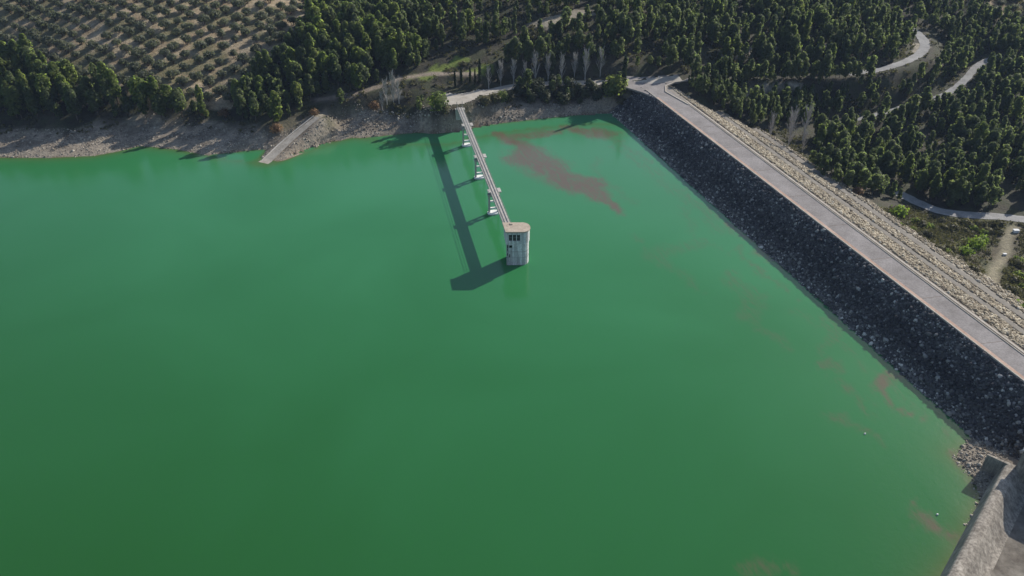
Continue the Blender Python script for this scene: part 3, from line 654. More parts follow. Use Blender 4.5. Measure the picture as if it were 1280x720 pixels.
# ------------------------------------------------------------------ footbridge
ZD = 7.1
b0 = np.array([-.4, 181.0, ZD]); b1 = np.r_[at(574.5, 134.5, 7.4)[:2], 7.4]
fb = empty('footbridge', (b0[0], b0[1], 0)); tag(fb, 'narrow concrete footbridge on three piers linking the intake tower to the far shore', 'footbridge')
bd = (b1-b0); bl = np.linalg.norm(bd[:2]); bu = bd/bl; bq = np.array([-bu[1], bu[0], 0])
mb = MB(); mb.beam(b0, b1, 1.9, .22); local(mb.build('deck', M['deck']), fb)
for sgn in (-1, 1):
    mb = MB(); mb.beam(b0+bq*sgn*.7-(0, 0, .5), b1+bq*sgn*.7-(0, 0, .5), .28, .78); local(mb.build('girder', M['deck']), fb)
    mb = MB(); e = bq*sgn*.88
    for hh in (.22+.35, 1.08): mb.tube([b0+e+(0, 0, hh), b1+e+(0, 0, hh)], .03 if hh < 1 else .04, 5)
    for k in np.arange(0, bl, 1.9): p = b0+bu*k+e; mb.tube([p+(0, 0, .1), p+(0, 0, 1.08)], .03, 5)
    local(mb.build('railing', M['steel']), fb)
    mb = MB(); mb.tube([b0+bq*sgn*.42+(0, 0, .17), b1+bq*sgn*.42+(0, 0, .17)], .055, 6); local(mb.build('pipe', M['steel']), fb)
    mb = MB(); p = b1+bq*sgn*.95; mb.tube([p-(0, 0, .3), p+(0, 0, 2.2)], .09, 6); local(mb.build('gate_post', M['steel']), fb)
mb = MB(); p = b1-bu*.6; mb.box((p[0], p[1], p[2]-2.1), (3.4, 1.6, 3.8), math.atan2(bu[1], bu[0])-math.pi/2); local(mb.build('abutment', M['concrete'], bevel=.05), fb)
ang = math.atan2(bq[1], bq[0])
for k in (.27, .535, .82):
    p = b0+bd*k; top = p[2]-.9
    pr = empty('pier', (p[0], p[1], 0)); local(pr, fb)
    c_ = np.array([p[0], p[1], 0])
    def put(mbx, nm, mat):
        o = mbx.build(nm, mat); o.parent = pr; o.matrix_parent_inverse = (__import__('mathutils').Matrix.Translation((p[0], p[1], 0))).inverted(); return o
    mb = MB(); mb.box((p[0], p[1], top-.3), (3.4, 1.3, .6), ang); put(mb, 'pier_cap', M['deck'])
    for sg in (-1, 1):
        q = c_+bq*sg*1.25; mb = MB()
        mb.add([(q[0]+a*bq[0]+b*bu[0]+sp_*bq[0]*sg, q[1]+a*bq[1]+b*bu[1]+sp_*bq[1]*sg, zz) for zz, sp_ in ((-9, .25), (top-.6, 0)) for a, b in ((-.25, -.3), (.25, -.3), (.25, .3), (-.25, .3))],
               [(3, 2, 1, 0), (4, 5, 6, 7)]+[(i, (i+1) % 4, 4+(i+1) % 4, 4+i) for i in range(4)])
        put(mb, 'column', M['deck'])
    for zz in (1.7, 3.9):
        mb = MB(); mb.box((p[0], p[1], zz), (2.0, .5, .45), ang); put(mb, 'crossbeam', M['white'])
    mb = MB()
    n = 14; out = [(p[0]+bq[0]*1.9*math.cos(t)+bu[0]*1.3*math.sin(t), p[1]+bq[1]*1.9*math.cos(t)+bu[1]*1.3*math.sin(t)) for t in np.arange(n)*2*math.pi/n]
    mb.prism(out, -2, .45); put(mb, 'footing', M['white'])
    mb = MB(); q = c_-bu*.9-bq*.35; 
    mb.beam(p+bq*-1.55+(0, 0, .05)-bu*1.3, p+bq*-1.55+(0, 0, .05)+bu*1.3, 1.1, .25); put(mb, 'refuge', M['deck'])
    mb = MB(); mb.beam(p+bq*1.3+(0, 0, .02)-bu*1.0, p+bq*1.3+(0, 0, .02)+bu*1.0, .8, .22); put(mb, 'refuge', M['deck'])

# ------------------------------------------------------------------ small things
def small(name, px, py, z, mat, label, cat, fn, group=None):
    p = at(px, py, z) if z is not None else land(px, py); o = empty(name, p); tag(o, label, cat, group)
    mb = MB(); fn(mb); q = mb.build(name+'_body' if False else 'shell', mat, bevel=.03); q.parent = o; return o
def buoy(mb): mb.tube([(0, 0, -.2), (0, 0, -.1), (0, 0, .15), (0, 0, .24)], 0.22, 10, .14)
small('buoy', 1081, 542.5, 0, M['white'], 'small white float on the water beside a brown streak near the dam', 'buoy', buoy)
small('buoy', 1171.5, 643.5, 0, M['white'], 'tiny white float on the water near the spillway wall', 'buoy', buoy)
def headwall(mb):
    for k in range(5):
        t0, t1 = -.5+k*.2, -.3+k*.2
        mb.beam((math.sin(t0)*3, math.cos(t0)*3-3, .9), (math.sin(t1)*3, math.cos(t1)*3-3, .9), .3, 1.9)
h_ = small('culvert_headwall', 953, 180, None, M['white'], 'curved white concrete headwall at the foot of the dam beside the bare poplars', 'headwall', headwall); h_.rotation_euler[2] = 1.9
def box_(mb): mb.prism([(-.8, -.5), (.8, -.5), (.8, .5), (-.8, .5)], -.2, .8); mb.prism([(-.9, -.6), (.9, -.6), (.9, .6), (-.9, .6)], .8, .92)
small('valve_box', 1269, 291, None, M['white'], 'low white concrete box where the dirt track leaves the valley road', 'valve box', box_)
small('valve_box', 1255, 320, None, M['white'], 'small white concrete box at the bend of the dirt track in the scrub', 'valve box', box_).scale = (.6, .6, .6)

# ------------------------------------------------------------------ trees
def quads(P, size, nrm=None):
    """leaf-sized faces; given an outward direction they lie roughly along the surface of their clump"""
    n = len(P); R = rot_rand(n); u = R[:, :, 0]; v = R[:, :, 1]
    if nrm is not None:
        q = nrm/np.maximum(np.linalg.norm(nrm, axis=1)[:, None], 1e-6)+rng.normal(size=(n, 3))*.42+(0, 0, .15)
        q /= np.linalg.norm(q, axis=1)[:, None]; v = np.cross(q, u); v /= np.maximum(np.linalg.norm(v, axis=1)[:, None], 1e-6); u = np.cross(v, q)
    u = u*size[:, None]; v = v*size[:, None]*rng.uniform(.55, 1, (n, 1))
    V = np.stack([P-u-v, P+u-v, P+u+v, P-u+v], 1); return V.reshape(-1, 3)
def ball(n): 
    q = rng.normal(size=(n, 3)); q /= np.linalg.norm(q, axis=1)[:, None]; return q*rng.uniform(.35, 1, (n, 1))**.6
def pine_crown(h, r, base, clumps, per, form):
    """form 0: narrow and pointed, 1: broad and rounded"""
    out = []; lean = rng.uniform(-.45, .45, 2)
    for k in range(clumps):
        t = (k+.5)/clumps; z = base*h+(h*(1-base))*t**(.95-.1*form)
        lo = math.sin(math.pi*min(1, (.14+.86*t)**(.72+.35*form)))**.7
        prof = lo*(1.12-.45*t*(1-form))
        a = k*2.4+rng.uniform(-.7, .7); rr = r*prof*rng.uniform(.2, .75) if t < .93 else r*.08
        c = np.array([math.cos(a)*rr+lean[0]*t, math.sin(a)*rr+lean[1]*t, min(z, h-.4)])
        cr = r*rng.uniform(.36, .6)*(1 if t < .85 else .62+.25*form)
        q = ball(per)*np.array([cr, cr, cr*1.0])
        out.append(np.c_[c+q, q/cr*.75+(c+q-(0, 0, z-.12*h))/r*.55])
    return np.vstack(out)
def trunk(mb, h, r, top=.85, limbs=6):
    b = np.array([random.uniform(-.25, .25), random.uniform(-.25, .25), 0])
    mb.tube([(0, 0, -.6), b*.5+(0, 0, h*.4), b+(0, 0, h*top)], r, 6, r*.25)
    for k in range(limbs):
        t = .35+.5*k/limbs; a = k*2.4; L = h*.2*(1.2-t); p = b*t+(0, 0, h*top*t)
        mb.tube([p, p+(math.cos(a)*L, math.sin(a)*L, L*.5)], r*.35, 4, r*.1)
def soft(P):
    q = P[:, 3:]/np.maximum(np.linalg.norm(P[:, 3:], axis=1)[:, None], 1e-6)+rng.normal(size=(len(P), 3))*.22+(0, 0, .12)
    return np.repeat(q/np.linalg.norm(q, axis=1)[:, None], 4, 0)
def leafmesh(name, P, leaf):
    has = P.shape[1] > 3
    V = quads(P[:, :3], leaf*rng.uniform(.6, 1.25, len(P)), P[:, 3:] if has else None); me = npmesh(name, V, np.arange(len(V)).reshape(-1, 4), has)
    if has: me.normals_split_custom_set_from_vertices(soft(P).astype(np.float32))
    return me
PINES = []; PINES_LOW = []; PINE_MATS = ['pine', 'pine', 'fresh', 'grey_pine', 'pine', 'grey_pine', 'fresh', 'pine', 'grey_pine', 'pine', 'pine', 'fresh', 'pine', 'grey_pine']
for k in range(14):
    fm = (k % 7)/6; h = random.uniform(8.4, 11.4)*(1.06-.16*fm); r = random.uniform(1.9, 2.4)+.75*fm
    P = pine_crown(h, r, random.uniform(.12, .24)+.14*fm, random.randint(15, 22), 84, fm)
    mb = MB(); trunk(mb, h, .2); t = mb.mesh('trunk'); t.materials.append(M['bark'])
    c = leafmesh('crown', P, .29); c.materials.append(M[PINE_MATS[k]]); PINES.append((t, c, h))
for k in range(12):
    fm = (k % 6)/5; h = random.uniform(8.2, 11.2)*(1.06-.16*fm); r = random.uniform(1.9, 2.4)+.75*fm
    P = pine_crown(h, r, random.uniform(.12, .24)+.12*fm, 14, 36, fm); V = quads(P[:, :3], .4*rng.uniform(.6, 1.25, len(P)), P[:, 3:])
    mb = MB(); mb.tube([(0, 0, -.6), (0, 0, h*.8)], .2, 4, .06); PINES_LOW.append((V, np.array(mb.v), mb.f, h, soft(P)))
OLIVES = []; OLIVES_LOW = []
def olive_pts(r, h, n, per):
    out = []
    for k in range(n):
        a = k*2.4+random.random(); rr = r*math.sqrt((k+.3)/n)*.62; c = np.array([math.cos(a)*rr, math.sin(a)*rr, h*.58+random.uniform(-.3, .55)*(1-rr/r)*h*.5])
        q = ball(per)*np.array([r*.44, r*.44, h*.29]); out.append(np.c_[c+q, q+(0, 0, .1)])
    P = np.vstack(out); return P[P[:, 2] > .35]
for k in range(5):
    r = random.uniform(2.2, 2.9); h = random.uniform(2.9, 3.8); P = olive_pts(r, h, 11, 55)
    mb = MB()
    for j in range(3):
        a = j*2.1; mb.tube([(math.cos(a)*.15, math.sin(a)*.15, -.4), (math.cos(a)*.5, math.sin(a)*.5, .9), (math.cos(a)*1.1, math.sin(a)*1.1, h*.6)], .16, 5, .05)
    t = mb.mesh('trunk'); t.materials.append(M['bark']); c = leafmesh('crown', P, .22); c.materials.append(M['olive']); OLIVES.append((t, c, h))
    P = olive_pts(r, h, 9, 28); OLIVES_LOW.append((quads(P[:, :3], .34*rng.uniform(.6, 1.25, len(P)), P[:, 3:]), np.array(mb.v), mb.f, h, soft(P)))

def spread(poly, step, jitter, seed, rows=None):
    """planting points on the ground whose foot lies in the outlined plot"""
    r = np.random.default_rng(seed)
    x, y = np.meshgrid(np.arange(-360, 540, step), np.arange(230, 620, step)); x = x.ravel(); y = y.ravel()
    if rows:
        c, s = math.cos(rows), math.sin(rows); x0, y0 = x-50, y-425; x, y = x0*c*1.5-y0*s*1.5+50, x0*s*1.5+y0*c*1.5+425
    x = x+r.uniform(-jitter, jitter, len(x))*step; y = y+r.uniform(-jitter, jitter, len(x))*step
    z = ground(x, y); px, py = seen(x, y, z); k = inpoly(px, py, poly) & (y > 150)
    return x[k], y[k], z[k], px[k], py[k]
OPEN = [[(1090, 93), (1125, 84), (1150, 72), (1152, 50), (1128, 30), (1150, 30), (1178, 44), (1180, 72), (1160, 98), (1125, 106), (1092, 106)], [(1196, 112), (1209, 86), (1225, 82), (1222, 100), (1206, 120)]]
ZONES = [  # name, outline of the feet, spacing, share kept
    ('strip', [(-350, 40), (-200, 38), (0, 82), (60, 104), (105, 112), (200, 128), (255, 142), (262, 150), (235, 152), (150, 152), (60, 150), (0, 150), (-350, 178)], 4.1, 1.1),
    ('block', [(302, 158), (345, 158), (380, 142), (402, 128), (432, 118), (470, 108), (520, 92), (545, 66), (552, 30), (520, 10), (480, 4), (420, 4), (402, 14), (352, 74), (312, 112), (296, 140)], 4.1, 1.0),
    ('ridge', [(402, 4), (402, -60), (380, -250), (760, -250), (760, -20), (700, 0), (520, 8), (480, 2)], 4.6, .95),
    ('slope', [(545, 66), (552, 30), (520, 8), (700, 0), (760, -20), (800, -20), (800, 92), (700, 94), (640, 94), (632, 76), (640, 56), (590, 58), (560, 68)], 4.9, .8),
    ('lakeside', [(405, 132), (440, 124), (480, 116), (540, 122), (552, 136), (520, 142), (470, 138), (420, 142)], 5.0, .6),
    ('poplar', [(640, 112), (700, 110), (770, 110), (776, 128), (740, 132), (690, 130), (650, 126)], 4.0, .75),
    ('junction', [(800, -20), (800, 88), (835, 88), (880, 92), (900, 92), (1000, 91), (1060, 88), (1098, 83), (1120, 75), (1136, 66), (1145, 56), (1140, 44), (1120, 32), (1050, -20)], 4.4, .95),
    ('plantation', [(852, 106), (862, 104), (890, 104), (1000, 102), (1060, 98), (1110, 92), (1150, 110), (1135, 122), (1060, 146), (985, 160), (945, 163), (905, 142), (868, 120)], 3.5, .98),
    ('verge', [(862, 99.5), (900, 98.5), (1000, 97.5), (1062, 95.5), (1100, 92), (1100, 97), (1062, 102), (1000, 104), (900, 105), (868, 106)], 2.6, 1.2),
    ('toe', [(968, 172), (1000, 172), (1060, 158), (1130, 140), (1190, 124), (1230, 130), (1255, 165), (1255, 215), (1250, 262), (1180, 262), (1150, 250), (1138, 246), (1120, 252), (1090, 264), (1050, 240), (1010, 214)], 4.3, .95),
    ('far', [(1050, -250), (1050, -20), (1128, 20), (1162, 36), (1168, 60), (1150, 82), (1115, 92), (1150, 108), (1190, 102), (1208, 84), (1220, 74), (1240, 66), (1260, 72), (1232, 86), (1216, 110), (1240, 130), (1262, 160), (1262, 240), (1300, 262), (1700, 320), (1700, 80), (1400, 62), (1290, 44), (1250, 30), (1215, 12), (1175, -10), (1150, -200)], 4.2, .95)]
EX_LINES = [(road_up, 2.9), (road_mid, 2.9), (road_low, 4.2), (lot_line, 5.0), (dirt_track, 3), (ramp_line, 4.5), (old_track, 1.2)]
yard_c = [at(a, b, 7.3)[:2] for a, b in [(542, 120), (575, 115), (600, 110), (625, 106), (628, 114), (602, 121), (596, 127), (582, 135), (552, 136), (545, 130)]]
pines = []
for zi, (nm, poly, step, keep) in enumerate(ZONES):
    x, y, z, px, py = spread(poly, step*.84, .42, 100+zi)
    coh = fbm(x/17, y/17, 151+zi, 3); thin = fbm(x/26, y/26, 51+zi); r = np.random.default_rng(500+zi).uniform(0, 1, len(x))
    k = r < keep*np.clip((3.2 if nm in ('slope', 'junction', 'ridge') else 2.6 if nm in ('far', 'toe', 'plantation') else 1.3)*thin-(.62 if nm in ('slope', 'junction', 'ridge') else .3 if nm in ('far', 'toe', 'plantation') else -.5), 0, 1)
    for ln, w in EX_LINES: k &= (dline(x, y, ln)[0] > w) | ((ln is road_up) & (px < 1075) & (px > 858) & (dline(x, y, ln)[0] > 1.3)) | ((ln is road_mid) & ((px < 1194) | (px > 1228)) & (dline(x, y, ln)[0] > 1.3))
    k &= ~inpoly(x, y, [tuple(p) for p in yard_c]); k &= ~inpoly(x, y, [tuple(p) for p in jp])
    for poly2 in GRASS[:2]: k &= ~(inpoly(px, py, poly2) & (r > .3))
    for poly2 in OPEN: k &= ~inpoly(px, py, poly2)
    for poly2 in CLEAR: k &= ~inpoly(px, py, poly2)
    s, n = damsn(x, y); k &= ~((s < S_FAR+4) & (n > -25) & (n < np.where(s > 26, 15, np.where(s > 10, 26, 35))))
    k &= ~inpoly(px, py, [(938, 165), (1015, 158), (1022, 206), (975, 206)])
    k &= (z > 2.6) | (x > 45)
    for i in np.nonzero(k)[0]:
        sc = random.choice((random.uniform(.5, .85), random.uniform(.8, 1.2), random.uniform(.85, 1.25)))*{'strip': 1.16, 'block': 1.06, 'plantation': .82, 'poplar': .75, 'far': .9, 'lakeside': .85}.get(nm, 1.0)*.82*(.62+.76*float(coh[i]))
        pines.append([x[i], y[i], z[i], px[i], py[i], nm, sc])
# which ones show largest: in the frame, by height in the picture
def bigness(t):
    x, y, z, px, py, nm, sc = t
    _, py2 = seen(x, y, z+10*sc)
    inside = -8 < px < 1288 and py > -2 and py2 < 720
    return (py-py2 if inside else 0)
pines.sort(key=bigness, reverse=True)
inview = sum(bigness(t) > 0 for t in pines)
ORD = ['', 'second ', 'third ', 'fourth ', 'fifth ', 'sixth ', 'seventh ', 'eighth ']
LM = {'the orange shrub left of the ramp': (345, 160), 'the boat ramp': (372, 167), 'the ravine on the left shore': (268, 148), 'the left edge of the picture': (0, 125), 'the bridge landing': (575, 132),
      'the gravel yard': (560, 125), 'the bright grass clearing': (600, 76), 'the crest road junction': (835, 97), 'the white headwall below the dam': (953, 178), 'the hairpin of the upper road': (1157, 60),
      'the visible bend of the forest road': (1200, 104), 'the bend of the valley road': (1150, 252), 'the far end of the riprap': (776, 128), 'the row of bare poplars': (690, 102),
      'the reddish shrub on the shore': (470, 135), 'the lowest corner of the olive grove': (280, 140), 'the top corner of the ramp wood': (405, 20), 'the pale clearing above the junction': (935, 66)}
WHERE = {'strip': ('pine in the strip between olive grove and left shore', 'pines in the strip above the left shore'),
         'block': ('pine in the dense wood above the boat ramp', 'pines in the block above the boat ramp'),
         'ridge': ('pine on the shaded ridge at the top centre edge', 'pines on the top ridge'),
         'slope': ('pine between the grass clearing and the junction', 'pines on the slope behind the poplars'),
         'lakeside': ('low pine by the shore between boat ramp and footbridge', 'pines between boat ramp and footbridge'),
         'poplar': ('dark low pine on the bank in front of the bare poplars', 'pines in front of the bare poplars'),
         'junction': ('pine on the hillside between junction and upper road', 'pines above the junction'),
         'verge': ('pine in the row hiding the hill road just below it', 'pines along the lower edge of the hill road'),
         'plantation': ('slim pine in the dark plantation behind the dam', 'pines in the plantation behind the dam'),
         'toe': ('pine in the wood between the dam toe and the valley road', 'pines between dam toe and valley road'),
         'far': ('pine in the far forest at the upper right', 'pines in the far forest')}
indiv = pines[:300]
label_of = {}
lm_xy = {k: land(*v)[:2] for k, v in LM.items()}
cand = {k: [] for k in LM}
for i, t in enumerate(indiv):
    dd = sorted((math.hypot(t[0]-q[0], t[1]-q[1]), k) for k, q in lm_xy.items()); cand[dd[0][1]].append((dd[0][0], i))
for k, lst in cand.items():
    for j, (d, i) in enumerate(sorted(lst)[:7]):
        label_of[i] = '%sclosest pine tree to %s' % (ORD[j], k)
SLIM = {'verge': .85, 'strip': .95, 'block': .92, 'slope': .86, 'junction': .86, 'plantation': .78, 'toe': .92, 'far': .92, 'ridge': .9, 'poplar': .9, 'lakeside': .85}
def plant(name, proto, x, y, z, rz, sc, label, cat, group, slim=1.0):
    o = empty(name, (x, y, z), rz); o.scale = (sc*slim*random.uniform(.9, 1.12), sc*slim*random.uniform(.9, 1.12), sc)
    tag(o, label, cat, group)
    for nm, me in (('trunk', proto[0]), ('crown', proto[1])):
        q = bpy.data.objects.new(nm, me); C.objects.link(q); q.parent = o
    return o
size_word = lambda s: 'tall' if s > .84 else ('short' if s < .69 else 'middle-sized')
tone = lambda k: {'fresh': 'light green', 'pine': 'dark green', 'grey_pine': 'greyish green'}[PINE_MATS[k]]
for i, t in enumerate(indiv):
    k = random.randrange(len(PINES)) if t[5] in ('strip', 'block', 'lakeside') or random.random() < .45 else random.choice((3, 5, 8, 13))
    lab = label_of.get(i) or '%s %s %s' % (size_word(t[6]), tone(k), WHERE[t[5]][0])
    plant('pine_tree', PINES[k], t[0], t[1], t[2], random.uniform(0, 6.28), t[6], lab, 'pine tree', WHERE[t[5]][1], SLIM[t[5]])
def merge(name, pts, low, mats, label, cat):
    Vq = []; Vt = []; Ft = []; Nq = []; nt_ = 0
    for (x, y, z, sc, k, a, sl) in pts:
        V, tv, tf, h, nn = low[k]; c, s = math.cos(a)*sc, math.sin(a)*sc; R = np.array([[c*sl, s*sl, 0], [-s*sl, c*sl, 0], [0, 0, sc]]); o = np.array([x, y, z])
        Vq.append(V@R+o); Vt.append(tv@R+o); ca, sa = math.cos(a), math.sin(a); Nq.append(nn@np.array([[ca, sa, 0], [-sa, ca, 0], [0, 0, 1]]))
        Ft += [tuple(i+nt_ for i in f) for f in tf if len(f) == 4]; nt_ += len(tv)
    Vq = np.vstack(Vq); Vt = np.vstack(Vt); nq = len(Vq)
    Fc = np.vstack([np.arange(nq).reshape(-1, 4), np.array(Ft)+nq])
    me = npmesh(name, np.vstack([Vq, Vt]), Fc, True); me.normals_split_custom_set_from_vertices(np.vstack([np.vstack(Nq), np.zeros((len(Vt), 3))]).astype(np.float32)); me.materials.append(mats[0]); me.materials.append(mats[1])
    mi = np.zeros(len(Fc), np.int32); mi[nq//4:] = 1; me.polygons.foreach_set('material_index', mi)
    return tag(link(name, me, None), label, cat, kind='stuff')
rest = [t for t in pines[300:] if -400 < t[3] < 1760 and t[4] > -170]
merge('pine_forest', [(t[0], t[1], t[2], t[6]*random.uniform(.9, 1.1), random.randrange(12), random.uniform(0, 6.28), SLIM[t[5]]) for t in rest], PINES_LOW, (M['grey_pine'], M['bark']), 'pine forest covering the slopes beyond the nearer single pines', 'forest')

# olives in rows
olives = []
for poly, seed in ((OL1, 1), (OL2, 2)):
    x, y, z, px, py = spread(poly, 4.05, .2, seed, rows=math.radians(56))
    k = (np.random.default_rng(3).uniform(0, 1, len(x)) < .95) & (z > 4)
    for i in np.nonzero(k)[0]: olives.append([x[i], y[i], z[i], px[i], py[i], 'a' if seed == 1 else 'b', random.uniform(.8, 1.15)])
olives.sort(key=lambda t: bigness(t[:6]+[.35*t[6]]), reverse=True)
ol_view = sum(bigness(t[:6]+[.35]) > 0 for t in olives)
OLM = {'the lowest corner of the olive grove': (280, 138), 'the top corner of the ramp wood': (385, 15), 'the upper left edge of the ramp wood': (342, 68), 'the low left end of the grove': (5, 58), 'the top of the shore pine strip': (100, 98), 'the middle of the shore pine strip': (200, 122), 'the middle of the pale bare patch': (250, 85)}
oxy = {k: land(*v)[:2] for k, v in OLM.items()}; cand = {k: [] for k in OLM}; ol_lab = {}
for i, t in enumerate(olives[:300]):
    dd = sorted((math.hypot(t[0]-q[0], t[1]-q[1]), k) for k, q in oxy.items()); cand[dd[0][1]].append((dd[0][0], i))
for k, lst in cand.items():
    for j, (d, i) in enumerate(sorted(lst)[:8]): ol_lab[i] = '%sclosest olive tree to %s' % (ORD[j], k)
for i, t in enumerate(olives[:300]):
    side = 'upper' if t[4] < 45 else 'lower'; part = 'left' if t[3] < 130 else ('middle' if t[3] < 260 else 'right')
    lab = ol_lab.get(i) or '%s rounded olive tree in the %s %s of the planted grove' % ('large' if t[6] > .97 else 'small', side, part)
    plant('olive_tree', OLIVES[random.randrange(5)], t[0], t[1], t[2], random.uniform(0, 6.28), t[6], lab, 'olive tree', 'olive trees in the %s %s of the grove' % (side, part))
rest_o = [t for t in olives[300:] if -260 < t[3] < 1540 and t[4] > -170]
merge('olive_grove', [(t[0], t[1], t[2], t[6], random.randrange(5), random.uniform(0, 6.28), 1.0) for t in rest_o], OLIVES_LOW, (M['olive'], M['bark']), 'olive trees planted in rows higher up the hillsides', 'olive grove')

# bare poplars
def bare(h, n, spreadr, r=.17):
    mb = MB(); mb.tube([(0, 0, -.5), (0, 0, h*.5), (random.uniform(-.3, .3), random.uniform(-.3, .3), h*.95)], r, 6, .03)
    br = MB()
    for k in range(n):
        t = random.uniform(.12, .8); a = random.uniform(0, 6.28); L = h*random.uniform(.2, .48)*(1.15-t*.7); p = np.array([0, 0, h*t])
        d = np.array([math.cos(a)*spreadr, math.sin(a)*spreadr, 1]); d /= np.linalg.norm(d); e = p+d*L
        br.tube([p, p+d*L*.5+(math.cos(a)*.12, math.sin(a)*.12, 0), e], .065, 3, .025)
        for j in range(3):
            q = p+d*L*random.uniform(.3, .9); a2 = random.uniform(0, 6.28); d2 = d+np.array([math.cos(a2), math.sin(a2), .2])*.35
            br.tube([q, q+d2*L*.3], .036, 3, .016)
    t_ = mb.mesh('trunk'); t_.materials.append(M['pale_bark']); b_ = br.mesh('branches'); b_.materials.append(M['pale_bark']); return t_, b_, h
BARE = [bare(10.5, 46, .36), bare(9.5, 40, .42), bare(11.5, 46, .3)]
def bare_at(px, py, k, sc, label, group):
    p = land(px, py); o = plant('bare_poplar', BARE[k], p[0], p[1], p[2], random.uniform(0, 6), sc, label, 'bare tree', group)
    for ch in o.children:
        if ch.name.startswith('crown'): ch.name = 'branches'
for j, (px, py, k, sc, lab) in enumerate([(611, 112, 1, .8, 'short leafless poplar at the right edge of the gravel yard'), (626, 108, 2, .8, 'slim leafless pale tree just right of the gravel yard'), (642, 106, 0, .85, 'leafless pale poplar at the left end of the row behind the shaded bank'),
        (656, 105, 1, .8, 'second bare poplar from the left of the row'), (669, 104, 2, .95, 'third bare poplar from the left of the row'), (685, 103, 0, .95, 'middle bare poplar of the row, forked into a V'),
        (702, 102, 1, 1.0, 'bare poplar right of the middle of the row'), (731, 102, 0, 1.1, 'broad bare poplar, second from the right end of the row'), (750, 97, 1, 1.05, 'bare poplar at the right end of the row nearest the dam'), (718, 98, 2, .8, 'thin bare poplar between the two broad ones at the right of the row')]):
    bare_at(px, py, k, sc*1.12, lab, 'bare poplars along the lakeside track')
for (px, py, k, sc, lab) in [(484, 132, 0, .95, 'leftmost bare tree of the cluster among shore pines left of the bridge'), (492, 128, 2, 1.05, 'bare tree in the middle of the cluster left of the bridge'), (499, 130, 1, 1.0, 'rightmost bare tree of the cluster left of the bridge'), (478, 137, 1, .7, 'shortest bare tree of the cluster left of the bridge, nearest the water')]:
    bare_at(px, py, k, sc, lab, 'bare trees left of the bridge')
for (px, py, k, sc, lab) in [(961, 178, 0, .9, 'bare poplar closest to the white headwall below the dam'), (984, 188, 2, 1.15, 'tallest bare poplar beside the dam toe'), (1003, 176, 1, 1.2, 'bare poplar set back behind the other bare trees at the dam toe'), (1002, 193, 1, .8, 'small bare poplar rightmost at the dam toe')]:
    bare_at(px, py, k, sc*1.2, lab, 'bare poplars at the dam toe')

# cypresses
def cyp(h, r):
    n = 620; t = rng.uniform(0, 1, n); a = rng.uniform(0, 6.28, n); rr = r*np.sin(np.pi*np.clip(.12+.86*t, 0, 1))**.6*rng.uniform(.5, 1, n)
    P = np.c_[np.cos(a)*rr, np.sin(a)*rr, .4+(h-.5)*t]; mb = MB(); mb.tube([(0, 0, -.4), (0, 0, h*.8)], .12, 6, .03); t_ = mb.mesh('trunk'); t_.materials.append(M['bark'])
    c = leafmesh('crown', P, .22); c.materials.append(M['cypress']); return t_, c, h
CYP = [cyp(10.5, .62), cyp(8, .42)]
for j, (px, py, k, sc, lab) in enumerate([(779, 112, 0, 1.25, 'tall narrow dark cypress standing alone where the dam meets the far shore'), (600, 108, 0, .9, 'tallest thin cypress behind the gravel yard'), (569, 110, 1, .8, 'thin cypress at the left of the screen behind the gravel yard'), (577, 109, 1, .85, 'second thin cypress from the left behind the gravel yard'),
        (588, 109, 1, .8, 'thin cypress just left of the tallest one behind the yard'), (613, 105, 1, .85, 'thin cypress just right of the grass tongue behind the yard'), (622, 104, 1, .95, 'rightmost thin cypress behind the gravel yard'), (594, 107, 1, .7, 'smallest thin cypress beside the tallest one behind the yard')]):
    p = land(px, py); plant('cypress_tree', CYP[k], p[0], p[1], p[2], j, sc, lab, 'cypress', 'cypresses near the gravel yard')

# shrubs
def bush(r, h, mat, n=320, leaf=.2):
    P = ball(n)*np.array([r, r, h*.55])*(1+.25*np.sin(rng.uniform(0, 6, (n, 1))))+(0, 0, h*.45); P = P[P[:, 2] > 0]; P = np.c_[P, P-(0, 0, h*.3)]
    mb = MB()
    for k in range(5): a = k*1.3; mb.tube([(0, 0, -.2), (math.cos(a)*r*.5, math.sin(a)*r*.5, h*.6)], .05, 4, .02)
    t_ = mb.mesh('stems'); t_.materials.append(M['bark']); c = leafmesh('foliage', P, leaf); c.materials.append(mat); return t_, c, h
def shrub_at(name, px, py, proto, sc, lab, group=None, cat='shrub'):
    p = land(px, py); o = plant(name, proto, p[0], p[1], p[2], random.uniform(0, 6), sc, lab, cat, group)
    for ch in o.children: ch.name = 'foliage' if ch.name.startswith('crown') else 'stems'
    return o
RUST = bush(1.9, 2.8, M['rust']); SCR = [bush(1.2, 1.5, M['scrub'], 220, .17), bush(1.5, 1.3, M['scrub'], 240, .17), bush(1.0, 1.1, M['pine'], 180, .16)]
LIME = bush(1.8, 2.2, M['lime']); DARK = [bush(1.9, 3.0, M['shade_evergreen'], 460, .23), bush(1.5, 2.5, M['shade_evergreen'], 380, .22), bush(1.4, 3.6, M['shade_evergreen'], 420, .22)]
GRN = [bush(1.9, 3.2, M['pine'], 420, .22), bush(1.6, 2.6, M['scrub'], 380, .2)]
